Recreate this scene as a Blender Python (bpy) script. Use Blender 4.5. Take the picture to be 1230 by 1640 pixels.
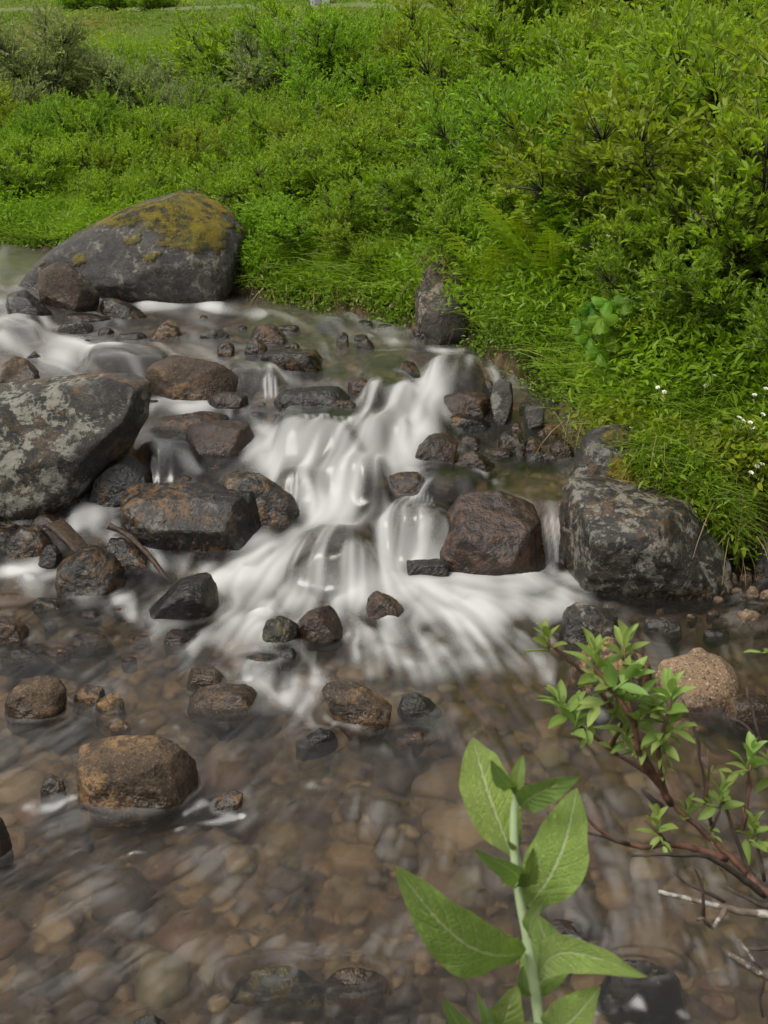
import bpy, bmesh, math, random
import numpy as np
from mathutils import Vector, Matrix

for o in list(bpy.data.objects):
    bpy.data.objects.remove(o)
sc = bpy.context.scene
COL = sc.collection
R = math.radians

# ------------------------------------------------------------------ camera
CAM_H, PITCH, FPX = 1.8, 20.0, 1758.0          # height over the pool, degrees down, focal length in photo pixels
cam_d = bpy.data.cameras.new('camera')
cam = bpy.data.objects.new('camera', cam_d); COL.objects.link(cam)
cam.location = (0, 0, CAM_H); cam.rotation_euler = (R(90 - PITCH), 0, 0)
cam_d.sensor_fit = 'VERTICAL'; cam_d.sensor_height = 24.0; cam_d.lens = FPX / 1640 * 24.0
cam_d.clip_start = 0.05; cam_d.clip_end = 2000
sc.camera = cam
cam_d.dof.use_dof = True; cam_d.dof.focus_distance = 4.6; cam_d.dof.aperture_fstop = 14.0

# ------------------------------------------------------------------ overcast sky and soft sun
SUN_EL, SUN_AZ = 58.0, 235.0                    # azimuth measured like the Sky Texture's rotation
world = bpy.data.worlds.new('World'); sc.world = world; world.use_nodes = True
wn, wl = world.node_tree.nodes, world.node_tree.links
wn.clear()
w_out = wn.new('ShaderNodeOutputWorld'); w_bg = wn.new('ShaderNodeBackground'); w_bg.inputs[1].default_value = 0.10
w_sky = wn.new('ShaderNodeTexSky'); w_sky.sky_type = 'NISHITA'; w_sky.sun_disc = False
w_sky.sun_elevation = R(SUN_EL); w_sky.sun_rotation = R(SUN_AZ); w_sky.dust_density = 4.0; w_sky.ozone_density = 1.0
w_hs = wn.new('ShaderNodeHueSaturation'); w_hs.inputs['Saturation'].default_value = 0.12
wl.new(w_sky.outputs[0], w_hs.inputs['Color']); w_tint = wn.new('ShaderNodeMix'); w_tint.data_type = 'RGBA'; w_tint.blend_type = 'MULTIPLY'; w_tint.inputs[0].default_value = 1.0; w_tint.inputs[7].default_value = (1.0, .975, .92, 1)
wl.new(w_hs.outputs[0], w_tint.inputs[6]); wl.new(w_tint.outputs[2], w_bg.inputs[0]); wl.new(w_bg.outputs[0], w_out.inputs[0])
sun_d = bpy.data.lights.new('sun', 'SUN'); sun_d.energy = 1.5; sun_d.angle = R(26); sun_d.color = (1.0, 0.965, 0.91)
sun = bpy.data.objects.new('sun', sun_d); COL.objects.link(sun)
_sd = Vector((math.sin(R(SUN_AZ)) * math.cos(R(SUN_EL)), math.cos(R(SUN_AZ)) * math.cos(R(SUN_EL)), math.sin(R(SUN_EL))))
sun.rotation_euler = _sd.to_track_quat('Z', 'Y').to_euler()
sc.view_settings.view_transform = 'Standard'; sc.view_settings.look = 'None'
sc.view_settings.exposure = EXPOSURE = 0.90; sc.view_settings.gamma = 1.0
sc.render.engine = 'CYCLES'
sc.cycles.use_denoising = True
sc.cycles.max_bounces = 8; sc.cycles.transparent_max_bounces = 12
sc.cycles.diffuse_bounces = 5; sc.cycles.glossy_bounces = 3; sc.cycles.transmission_bounces = 5

# ------------------------------------------------------------------ helpers
CAM = np.array([0, 0, CAM_H])
_cp, _sp = math.cos(R(PITCH)), math.sin(R(PITCH))
FW, UP, RT = np.array([0, _cp, -_sp]), np.array([0, _sp, _cp]), np.array([1.0, 0, 0])

def ray(px, py):
    return FW + (px - 615) / FPX * RT + (820 - py) / FPX * UP
def at_depth(px, py, D):
    """the point D metres in front of the lens plane on the sight line of a photo pixel"""
    return CAM + D * ray(px, py)
def to_px(P):
    q = P - CAM
    d = q @ FW
    return 615 + FPX * (q @ RT) / d, 820 - FPX * (q @ UP) / d

def smooth(a, b, x):
    t = np.clip((x - a) / (b - a), 0, 1)
    return t * t * (3 - 2 * t)

def _h(ix, iy, iz, seed):
    n = (ix * 374761393 + iy * 668265263 + iz * 2147483647 * 3 + seed * 1274126177) & 0xFFFFFFFF
    n = ((n ^ (n >> 13)) * 1274126177) & 0xFFFFFFFF
    n = (n ^ (n >> 16)) & 0xFFFFFFFF
    n = (n * 2246822519) & 0xFFFFFFFF
    n = n ^ (n >> 15)
    return (n & 0xFFFFFF) / float(0xFFFFFF)
def vnoise(P, seed=0):
    P = np.asarray(P, float)
    f = np.floor(P).astype(np.int64); t = P - f; t = t * t * t * (t * (6 * t - 15) + 10)
    r = 0
    for a in (0, 1):
        for b in (0, 1):
            for c in (0, 1):
                w = (t[:, 0] if a else 1 - t[:, 0]) * (t[:, 1] if b else 1 - t[:, 1]) * (t[:, 2] if c else 1 - t[:, 2])
                r = r + w * _h(f[:, 0] + a, f[:, 1] + b, f[:, 2] + c, seed)
    return r * 2 - 1
def fbm(P, seed=0, octs=4, gain=.5):
    P = np.asarray(P, float); r = 0; a = 1
    for o in range(octs):
        r = r + a * vnoise(P, seed + o * 17); P = P * 2.03; a *= gain
    return r
def xyz(x, y, z=None):
    return np.stack([x, y, np.zeros_like(x) if z is None else z], -1)

def mesh_np(name, V, polys, mats=None, attrs=None, smooth_=True, uv=None):
    """polys: list of (M,k) index arrays; attrs: per-vertex floats; uv: per-vertex pairs"""
    me = bpy.data.meshes.new(name)
    V = np.asarray(V, np.float32); me.vertices.add(len(V)); me.vertices.foreach_set('co', V.ravel())
    idx = np.concatenate([np.asarray(p, np.int32).ravel() for p in polys])
    tot = np.concatenate([np.full(len(p), p.shape[1], np.int32) for p in polys])
    st = np.concatenate([[0], np.cumsum(tot)[:-1]]).astype(np.int32)
    me.loops.add(len(idx)); me.loops.foreach_set('vertex_index', idx)
    me.polygons.add(len(tot)); me.polygons.foreach_set('loop_start', st); me.polygons.foreach_set('loop_total', tot)
    me.polygons.foreach_set('use_smooth', np.full(len(tot), smooth_))
    for k, a in (attrs or {}).items():
        at = me.attributes.new(k, 'FLOAT', 'POINT'); at.data.foreach_set('value', np.asarray(a, np.float32))
    if uv is not None:
        l = me.uv_layers.new(name='UVMap'); l.data.foreach_set('uv', np.asarray(uv, np.float32)[idx].ravel())
    me.update(calc_edges=True); me.validate()
    for m in (mats or []):
        me.materials.append(m)
    return me
def link(name, me, parent=None, loc=None):
    o = bpy.data.objects.new(name, me); COL.objects.link(o)
    if parent is not None: o.parent = parent
    if loc is not None: o.location = loc
    return o
def tag(o, label=None, cat=None, group=None, kind=None):
    for k, v in (('label', label), ('category', cat), ('group', group), ('kind', kind)):
        if v: o[k] = v
    return o
def grid_faces(nr, nc):
    i = np.arange(nr - 1)[:, None] * nc + np.arange(nc - 1)[None]
    i = i.ravel()
    return np.stack([i, i + 1, i + nc + 1, i + nc], -1)
def tube(pts, radii, sides=7, rough=0.0, seed=0):
    """a tapering bent tube as (verts, quads, tri caps)"""
    P = np.asarray(pts, float); n = len(P); rad = np.asarray(radii, float)
    T = np.gradient(P, axis=0); T /= np.linalg.norm(T, axis=1)[:, None] + 1e-9
    ref = np.array([0.31, 0.2, 0.93]); A = np.cross(T, ref); A /= np.linalg.norm(A, axis=1)[:, None] + 1e-9
    B = np.cross(T, A)
    th = np.linspace(0, 2 * np.pi, sides, endpoint=False)
    V = P[:, None] + rad[:, None, None] * (np.cos(th)[None, :, None] * A[:, None] + np.sin(th)[None, :, None] * B[:, None])
    V = V.reshape(-1, 3)
    if rough: V = V + rough * np.repeat(rad, sides)[:, None] * np.random.default_rng(seed).normal(size=V.shape)
    q = []
    for i in range(n - 1):
        for s in range(sides):
            q.append((i * sides + s, i * sides + (s + 1) % sides, (i + 1) * sides + (s + 1) % sides, (i + 1) * sides + s))
    V = np.vstack([V, P[:1], P[-1:]]); a, b = n * sides, n * sides + 1
    t = [(a, (s + 1) % sides, s) for s in range(sides)] + [(b, (n - 1) * sides + s, (n - 1) * sides + (s + 1) % sides) for s in range(sides)]
    return V, np.array(q), np.array(t)
def resample(pts, step):
    """Catmull-Rom through the points, resampled"""
    P = np.asarray(pts, float); P = np.vstack([2 * P[0] - P[1], P, 2 * P[-1] - P[-2]]); out = []
    for i in range(1, len(P) - 2):
        m = max(2, int(np.linalg.norm(P[i + 1] - P[i]) / step))
        t = np.linspace(0, 1, m, endpoint=False)[:, None]
        a, b, c, d = P[i - 1], P[i], P[i + 1], P[i + 2]
        out.append(.5 * (2 * b + (c - a) * t + (2 * a - 5 * b + 4 * c - d) * t ** 2 + (3 * b - a - 3 * c + d) * t ** 3))
    return np.vstack(out + [P[-2:-1]])
class Bag:
    """collects (verts, quads, tris) pieces of ONE mesh"""
    def __init__(s): s.V, s.Q, s.T, s.A, s.n = [], [], [], {}, 0
    def add(s, V, Q=None, T=None, **attrs):
        V = np.asarray(V, float)
        if Q is not None and len(Q): s.Q.append(np.asarray(Q) + s.n)
        if T is not None and len(T): s.T.append(np.asarray(T) + s.n)
        for k, a in attrs.items(): s.A.setdefault(k, []).append(np.broadcast_to(np.asarray(a, float), (len(V),)))
        s.V.append(V); s.n += len(V)
    def mesh(s, name, mats=None, smooth_=True):
        polys = ([np.vstack(s.Q)] if s.Q else []) + ([np.vstack(s.T)] if s.T else [])
        return mesh_np(name, np.vstack(s.V), polys, mats, {k: np.concatenate(a) for k, a in s.A.items()}, smooth_)

# ------------------------------------------------------------------ material helpers
class NT:
    def __init__(s, name):
        s.m = bpy.data.materials.new(name); s.m.use_nodes = True
        s.t = s.m.node_tree; s.t.nodes.clear(); s.out = s.t.nodes.new('ShaderNodeOutputMaterial')
    def n(s, typ, ins=None, **props):
        nd = s.t.nodes.new('ShaderNode' + typ)
        for k, v in props.items(): setattr(nd, k, v)
        for k, v in (ins or {}).items():
            sock = nd.inputs[k]
            if hasattr(v, 'is_output'): s.t.links.new(v, sock)
            else: sock.default_value = v
        return nd
    def noise(s, vec, scale, detail=4, rough=.55, dist=0.0, out='Fac'):
        return s.n('TexNoise', {'Vector': vec, 'Scale': scale, 'Detail': detail, 'Roughness': rough, 'Distortion': dist}).outputs[out]
    def ramp(s, fac, stops, interp='LINEAR'):
        nd = s.n('ValToRGB', {'Fac': fac}); cr = nd.color_ramp; cr.interpolation = interp
        while len(cr.elements) < len(stops): cr.elements.new(.5)
        for e, (p, c) in zip(cr.elements, stops): e.position = p; e.color = (*c, 1) if len(c) == 3 else c
        return nd.outputs['Color']
    def step(s, fac, a, b):
        return s.n('MapRange', {'Value': fac, 'From Min': a, 'From Max': b}, interpolation_type='SMOOTHSTEP').outputs[0]
    def mix(s, fac, a, b, blend='MIX'):
        nd = s.n('Mix', data_type='RGBA', blend_type=blend)
        for sock, v in ((nd.inputs[0], fac), (nd.inputs[6], a), (nd.inputs[7], b)):
            if hasattr(v, 'is_output'): s.t.links.new(v, sock)
            else: sock.default_value = (*v, 1) if isinstance(v, tuple) and len(v) == 3 else v
        return nd.outputs[2]
    def math(s, op, a, b=0.0, c=None, clamp=False):
        ins = {0: a, 1: b}
        if c is not None: ins[2] = c
        nd = s.n('Math', ins, operation=op); nd.use_clamp = clamp
        return nd.outputs[0]
    def attr(s, name): return s.n('Attribute', attribute_name=name).outputs['Fac']
    def bump(s, h, strength, dist, normal=None):
        ins = {'Height': h, 'Strength': strength, 'Distance': dist}
        if normal is not None: ins['Normal'] = normal
        return s.n('Bump', ins).outputs[0]
    def surf(s, sh): s.t.links.new(sh, s.out.inputs['Surface']); return s.m
# ------------------------------------------------------------------ the lie of the land
# shoreline of the stream: x, y, height of the bank's step, slope behind it
SHORE = np.array([
    (-14, 14, .1, .09), (-7, 11.8, .1, .10), (-3.67, 10.4, .10, .115), (-2.4, 9.4, .15, .155), (-1.35, 8.35, .16, .26), (-.95, 7.98, .18, .30),
    (-.5, 7.62, .20, .34), (-.23, 7.4, .20, .37), (.14, 6.95, .26, .44), (.53, 6.38, .30, .50), (.72, 5.85, .26, .46), (.92, 5.42, .22, .48),
    (.98, 5.02, .28, .42), (1.12, 4.66, .20, .5), (1.34, 4.47, .34, .55), (1.56, 4.42, .44, .5), (1.9, 4.42, .48, .5), (2.6, 4.2, .5, .5), (3.6, 3.4, .4, .4),
    (4.6, 2.7, .3, .3), (3.4, 1.9, .25, .15), (1.7, 1.3, .28, .15), (.9, 1.0, .28, .12), (.3, .86, .28, .1), (-1, .75, .28, .1),
    (-3.2, .6, .28, .15), (-3.6, 3, .28, .2), (-3.5, 5.4, .25, .2), (-4.4, 6.9, .25, .2), (-7, 8.1, .25, .2), (-14, 10, .2, .2)])

def water_level(x, y):
    zm = np.interp(y, [0, 2.4, 3.96, 4.27, 4.56, 4.82, 5.22, 5.69, 6.39, 7.56, 9.1, 20], [-.03, -.005, .02, .08, .20, .32, .42, .47, .50, .53, .60, .75])
    zr = np.interp(y, [0, 3.6, 4.30, 4.40, 5.2, 5.55, 6.39, 7.56, 20], [-.02, .0, .03, .245, .285, .42, .50, .53, .7])
    zr = zr * (1 - smooth(1.0, 1.35, x) * smooth(5.3, 4.9, y))
    k = smooth(.12, .34, x - .10 * (y - 4.6) * (y > 4.6))
    z = zm * (1 - k) + zr * k
    # the side fall at the far left: the upper pool stands higher
    zl = np.interp(y, [0, 6.45, 6.8, 7.15, 7.5, 9, 20], [0, .50, .56, .62, .64, .66, .78])
    kl = smooth(-1.75, -2.35, x) * smooth(6.3, 6.6, y)
    return z * (1 - kl) + np.maximum(z, zl) * kl

_SA, _SB = SHORE, np.roll(SHORE, -1, 0)
_SZ = water_level(SHORE[:, 0], SHORE[:, 1]); _SZB = np.roll(_SZ, -1)
def shore(x, y):
    """signed distance to the waterline (>0 on land) and the blended water level, step, slope there"""
    x = np.atleast_1d(np.asarray(x, float)); y = np.atleast_1d(np.asarray(y, float))
    n = len(x); best = np.full(n, 1e9); inside = np.zeros(n, bool)
    ds, vals = [], []
    for k in range(len(SHORE)):
        ax, ay, bx, by = _SA[k, 0], _SA[k, 1], _SB[k, 0], _SB[k, 1]
        ux, uy = bx - ax, by - ay
        t = np.clip(((x - ax) * ux + (y - ay) * uy) / (ux * ux + uy * uy), 0, 1)
        d = np.hypot(x - ax - t * ux, y - ay - t * uy)
        ds.append(d); vals.append((t * (_SB[k, 2] - _SA[k, 2]) + _SA[k, 2], t * (_SB[k, 3] - _SA[k, 3]) + _SA[k, 3], t * (_SZB[k] - _SZ[k]) + _SZ[k]))
        best = np.minimum(best, d)
        c = (ay > y) != (by > y)
        with np.errstate(divide='ignore', invalid='ignore'):
            inside ^= c & (x < (bx - ax) * (y - ay) / (by - ay if by != ay else 1e-9) + ax)
    W = 0; S = [0, 0, 0]
    for d, v in zip(ds, vals):
        w = np.exp(-(d - best) / (.12 + .25 * best)); W = W + w
        for i in range(3): S[i] = S[i] + w * v[i]
    return np.where(inside, -best, best), S[2] / W, S[0] / W, S[1] / W

def ground_z(x, y):
    x = np.atleast_1d(np.asarray(x, float)); y = np.atleast_1d(np.asarray(y, float))
    s, zs, stp, slp = shore(x, y)
    n1 = fbm(xyz(x * .5, y * .5), 3, 3); n2 = fbm(xyz(x * 3, y * 3), 5, 3)
    sp = np.maximum(s, 0)
    s2 = np.maximum(s + .05 * n2, 0)
    L = 15.0
    land = zs + stp * (1 - np.exp(-s2 / .10)) + slp * L * (1 - np.exp(-sp / L)) + .16 * n1 * smooth(.3, 3, sp) * (1 + .1 * np.minimum(sp, 30)) * .6 * smooth(40, 22, y) + .8 * vnoise(xyz(x * .045, y * .045), 13) * smooth(25, 60, y) + .03 * n2 * smooth(0, .4, sp)
    far = np.maximum(0, y - 27)
    land = land + .105 * far * far / (far + 8) + .02 * np.maximum(0, -x - 60)
    dep = .05 + .13 * smooth(0, .5, -s)
    wet = water_level(x, y) - dep + .035 * n2 * smooth(0, .3, -s) + .015 * fbm(xyz(x * 9, y * 9), 8, 2)
    return np.where(s > 0, np.maximum(land, zs - .03), np.minimum(wet, water_level(x, y) - .015))

def hit(px, py, f, lo=1.0, hi=150.0):
    """where a photo pixel's sight line meets the height function f"""
    d = ray(px, py); t = np.concatenate([np.arange(lo, 14, .02), np.geomspace(14, hi, 400)])
    P = CAM + t[:, None] * d
    below = P[:, 2] < f(P[:, 0], P[:, 1])
    i = int(np.argmax(below)) if below.any() else len(t) - 1
    return P[i]
def at_water(px, py): return hit(px, py, water_level)
def at_ground(px, py): return hit(px, py, ground_z)
# ------------------------------------------------------------------ materials
def rock_mat(name, dark, mid, spot, spot_amt=.5, lichen=0.0, lichen_col=(.30, .30, .26), moss=0.0, speck=.25, rough=.55, orange=0.0, band=None):
    t = NT(name)
    oi = t.n('ObjectInfo'); co = t.n('TexCoord').outputs['Object']
    vec = t.n('VectorMath', {0: co, 1: t.n('CombineXYZ', {0: t.math('MULTIPLY', oi.outputs['Random'], 41.0), 1: t.math('MULTIPLY', oi.outputs['Random'], 17.0)}).outputs[0]}, operation='ADD').outputs[0]
    n1 = t.noise(vec, 5.0, 6, .6, .3); n2 = t.noise(vec, 24.0, 6, .65); n3 = t.noise(vec, 130.0, 3, .6); n4 = t.noise(vec, 2.2, 4, .55, .5)
    col = t.mix(t.step(t.math('ADD', t.math('MULTIPLY', n1, .6), t.math('MULTIPLY', n2, .45)), .38, .68), dark, mid)
    if band:                                                    # faint layers in the stone
        wv = t.n('TexWave', {'Vector': vec, 'Scale': 4.0, 'Distortion': 6.0, 'Detail': 4.0, 'Detail Scale': 2.0}, bands_direction='Z').outputs['Fac']
        col = t.mix(t.math('MULTIPLY', t.step(wv, .3, .8), .6), col, band)
    # crust of golden grain showing through the dark skin, in patches
    patch = t.math('MULTIPLY', t.step(n4, .44, .60), t.step(n2, .46, .60))
    col = t.mix(t.math('MULTIPLY', patch, spot_amt), col, spot)
    col = t.mix(t.math('MULTIPLY', t.step(n3, .58, .70), speck), col, tuple(min(1, c * 2.2 + .05) for c in mid))
    col = t.mix(t.math('MULTIPLY', t.step(n3, .44, .34), speck * 1.4), col, tuple(c * .35 for c in dark))
    if lichen:
        v1 = t.noise(vec, 11.0, 8, .72, .6); v2 = t.noise(vec, 45.0, 5, .7)
        lm = t.math('MULTIPLY', t.step(t.math('ADD', t.math('MULTIPLY', v1, .7), t.math('MULTIPLY', v2, .3)), .535 - .06 * lichen, .60 - .06 * lichen), t.step(n4, .34, .5))
        lc = t.mix(v2, tuple(c * .62 for c in lichen_col), tuple(c * 1.25 for c in lichen_col))
        col = t.mix(t.math('MULTIPLY', lm, min(1, .55 + .3 * lichen)), col, lc)
    if orange:
        om = t.math('MULTIPLY', t.step(t.noise(vec, 3.1, 5, .6, .8), .56, .62), t.step(n2, .42, .54))
        col = t.mix(t.math('MULTIPLY', om, orange), col, (.21, .105, .022))
    wet = t.attr('wet')
    dk = t.mix(t.math('MULTIPLY', wet, .72), (1, 1, 1), (.40, .35, .31))
    col = t.mix(1.0, col, dk, 'MULTIPLY')
    rg = t.math('SUBTRACT', rough + .2, t.math('MULTIPLY', wet, .68))
    rg = t.math('ADD', rg, t.math('MULTIPLY', t.math('SUBTRACT', n2, .5), .35), clamp=True)
    mossm = None
    if moss:
        mm = t.math('MULTIPLY', t.attr('moss'), t.step(t.math('ADD', t.math('MULTIPLY', n1, .5), t.math('MULTIPLY', t.noise(vec, 14, 8, .7), .5)), .37, .49))
        mossm = mm
        mc = t.mix(t.noise(vec, 16.0, 6, .7), (.085, .066, .005), (.40, .31, .018))
        mc = t.mix(t.step(t.noise(vec, 6.0, 4), .45, .65), mc, (.075, .085, .012))
        mc = t.mix(t.step(t.noise(vec, 70.0, 3), .5, .68), mc, (.28, .20, .03))
        col = t.mix(mm, col, mc); rg = t.mix(mm, rg, (.95, .95, .95))
    hsum = t.math('ADD', t.math('MULTIPLY', n1, 1.0), t.math('ADD', t.math('MULTIPLY', n2, .55), t.math('MULTIPLY', n3, .12)))
    nb = t.bump(hsum, .75, .035)
    if mossm is not None:
        nb = t.bump(t.math('MULTIPLY', t.math('ADD', 1.0, t.math('MULTIPLY', t.noise(vec, 75.0, 4, .7), 2.0)), mossm), .9, .03, nb)
    p = t.n('BsdfPrincipled', {'Base Color': col, 'Roughness': rg, 'Normal': nb, 'Specular IOR Level': .46})
    return t.surf(p.outputs[0])

def leaf_mat(name, dark, light, alt=None, transl=.35, rough=.5, spec=.35, veins=False, obj_var=.12, tcol=(1.28, 1.42, .5)):
    t = NT(name)
    f = t.attr('tint')
    rnd = t.n('ObjectInfo').outputs['Random']
    col = t.mix(f, dark, light)
    if alt is not None: col = t.mix(t.step(f, .88, .97), col, alt)
    hs = t.n('HueSaturation', {'Color': col, 'Hue': t.math('ADD', .5 - .02, t.math('MULTIPLY', rnd, .04)), 'Value': t.math('ADD', 1 - obj_var, t.math('MULTIPLY', rnd, obj_var * 2))})
    col = hs.outputs[0]
    ins = {'Base Color': col, 'Roughness': rough, 'Specular IOR Level': spec}
    if veins:
        uv = t.n('TexCoord').outputs['UV']; sx = t.n('SeparateXYZ', {0: uv})
        u, v = sx.outputs[0], sx.outputs[1]                       # u along the leaf, v across (-1..1)
        av = t.math('ABSOLUTE', v)
        mid = t.step(av, .075, .03)
        ph = t.math('SUBTRACT', t.math('MULTIPLY', u, 9.0), t.math('MULTIPLY', av, 2.2))
        side = t.step(t.math('ABSOLUTE', t.math('SUBTRACT', t.math('FRACT', ph), .5)), .09, .02)
        net = t.n('TexVoronoi', {'Vector': t.n('CombineXYZ', {0: t.math('MULTIPLY', u, 34.0), 1: t.math('MULTIPLY', v, 11.0)}).outputs[0], 'Scale': 1.0}, feature='DISTANCE_TO_EDGE').outputs['Distance']
        vein = t.math('MAXIMUM', mid, t.math('MULTIPLY', side, .38))
        col = t.mix(t.math('MULTIPLY', t.step(net, .10, .0), .30), col, tuple(c * 1.5 for c in light))
        blot = t.noise(uv, 5.0, 4, .6)
        col = t.mix(t.step(blot, .35, .7), t.mix(.25, col, dark), col)
        col = t.mix(vein, col, (.36, .43, .20))
        nz = t.noise(t.n('VectorMath', {0: uv, 1: t.n('CombineXYZ', {0: t.math('MULTIPLY', rnd, 37.0), 1: t.math('MULTIPLY', rnd, 11.0)}).outputs[0]}, operation='ADD').outputs[0], 9.0, 3, .6)
        col = t.mix(t.math('MULTIPLY', t.step(nz, .675, .71), .75), col, (.20, .13, .035))
        tip = t.step(u, .965, 1.0); col = t.mix(t.math('MULTIPLY', tip, .8), col, (.42, .33, .06))
        ins['Base Color'] = col
        hh = t.math('SUBTRACT', t.math('MULTIPLY', t.step(net, 0, .22), .5), t.math('MULTIPLY', t.math('MAXIMUM', mid, side), .9))
        ins['Normal'] = t.bump(hh, .8, .0016)
    if veins: ins['Sheen Weight'] = .10; ins['Sheen Roughness'] = .5
    p = t.n('BsdfPrincipled', ins)
    tr = t.n('BsdfTranslucent', {'Color': t.mix(1.0, col, tcol, 'MULTIPLY')})
    ms = t.n('MixShader', {0: transl, 1: p.outputs[0], 2: tr.outputs[0]})
    return t.surf(ms.outputs[0])

def bark_mat(name, a, b, lichen=None):
    t = NT(name); co = t.n('TexCoord').outputs['Object']
    n1 = t.noise(co, 60, 5, .6); n2 = t.noise(co, 300, 4, .6)
    col = t.mix(t.step(n1, .35, .65), a, b)
    if lichen: col = t.mix(t.step(t.noise(co, 45, 6, .7), .50, .60), col, lichen)
    p = t.n('BsdfPrincipled', {'Base Color': col, 'Roughness': .7, 'Normal': t.bump(t.math('ADD', n1, n2), .8, .002)})
    return t.surf(p.outputs[0])

M = {}
M['dark']   = rock_mat('wet_dark_stone', (.0045, .004, .0035), (.015, .012, .009), (.15, .078, .022), .85, lichen=.15, lichen_col=(.16, .15, .13), rough=.42, speck=.22)
M['brown']  = rock_mat('brown_stone', (.012, .007, .0045), (.048, .027, .016), (.15, .078, .032), .5, rough=.5, speck=.22)
M['red']    = rock_mat('red_brown_stone', (.010, .006, .0045), (.052, .028, .018), (.11, .058, .032), .45, rough=.42, speck=.15, band=(.026, .017, .013))
M['tan']    = rock_mat('tan_granite', (.08, .052, .030), (.22, .150, .090), (.30, .20, .115), .6, rough=.75, speck=.75)
M['gold']   = rock_mat('golden_brown_granite', (.020, .012, .007), (.075, .047, .025), (.26, .155, .065), .8, rough=.6, speck=.55)
M['lichen'] = rock_mat('lichened_stone', (.014, .013, .012), (.052, .047, .041), (.11, .068, .03), .35, lichen=.75, lichen_col=(.215, .21, .175), rough=.7, speck=.4, orange=.3)
M['rough']  = rock_mat('rough_grey_stone', (.006, .0055, .0045), (.024, .021, .017), (.12, .066, .026), .5, lichen=.6, lichen_col=(.20, .19, .155), rough=.5, speck=.35, orange=.12, moss=1)
M['eggstone'] = rock_mat('lichened_brown_stone', (.010, .007, .005), (.060, .036, .020), (.17, .090, .030), .75, lichen=.6, lichen_col=(.20, .19, .145), rough=.6, speck=.5)
M['slate']  = rock_mat('smooth_grey_boulder', (.020, .018, .017), (.058, .053, .050), (.09, .065, .04), .25, lichen=.25, lichen_col=(.20, .185, .155), rough=.6, speck=.25, moss=1)
M['mossy']  = rock_mat('algae_stone', (.006, .006, .004), (.026, .024, .012), (.15, .118, .018), .9, rough=.4, speck=.3)
M['bankstone'] = rock_mat('pale_streaked_stone', (.012, .010, .008), (.050, .042, .034), (.15, .12, .085), .45, lichen=.4, lichen_col=(.23, .205, .16), rough=.7, speck=.3, orange=.2)

M['leaf_green'] = leaf_mat('willow_leaf', (.105, .185, .010), (.310, .420, .042), (.38, .43, .07), .52)
M['leaf_grey']  = leaf_mat('downy_willow_leaf', (.150, .200, .080), (.310, .370, .180), (.34, .36, .18), .42, .6)
M['leaf_dark']  = leaf_mat('dark_willow_leaf', (.092, .165, .009), (.265, .365, .033), (.32, .38, .05), .52)
M['leaf_herb']  = leaf_mat('herb_leaf', (.100, .172, .007), (.315, .405, .027), (.38, .38, .05), .50)
M['blade']      = leaf_mat('grass_blade', (.115, .195, .010), (.310, .400, .035), (.38, .31, .09), .48)
M['straw']      = leaf_mat('dead_grass', (.075, .048, .020), (.26, .19, .09), None, .2)
M['fern']       = leaf_mat('fern_leaf', (.150, .230, .007), (.330, .440, .024), None, .48)
M['broad']      = leaf_mat('broad_leaf', (.055, .125, .007), (.140, .250, .018), None, .45, .55, .25)
M['moss_ground']= leaf_mat('moss_leaf', (.075, .140, .010), (.21, .30, .032), None, .3)
M['shoot_leaf'] = leaf_mat('veined_leaf', (.125, .215, .035), (.240, .345, .078), None, .30, .62, .22, veins=True, obj_var=.0, tcol=(1.2, 1.3, .7))
M['sprig_leaf'] = leaf_mat('young_willow_leaf', (.135, .215, .042), (.275, .370, .098), None, .36, .55, .3, tcol=(1.2, 1.3, .75))
M['twig']       = bark_mat('dark_twig', (.020, .014, .010), (.065, .045, .032))
M['red_bark']   = bark_mat('reddish_bark', (.050, .022, .014), (.150, .070, .042))
M['grey_bark']  = bark_mat('grey_bark', (.045, .032, .025), (.14, .105, .08), (.34, .32, .28))
M['wet_wood']   = bark_mat('wet_wood', (.014, .007, .004), (.055, .029, .012))
M['dry_wood']   = bark_mat('dry_wood', (.12, .085, .05), (.30, .22, .14))
def plain(name, c, rough=.7):
    t = NT(name); co = t.n('TexCoord').outputs['Object']
    p = t.n('BsdfPrincipled', {'Base Color': t.mix(t.noise(co, 30, 4), tuple(x * .8 for x in c), c), 'Roughness': rough}); return t.surf(p.outputs[0])
M['stem']  = plain('downy_stem', (.30, .38, .20), .8)
M['petal'] = plain('white_petal', (.78, .78, .68), .6)
M['heart'] = plain('yellow_heart', (.55, .42, .05), .6)

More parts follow.
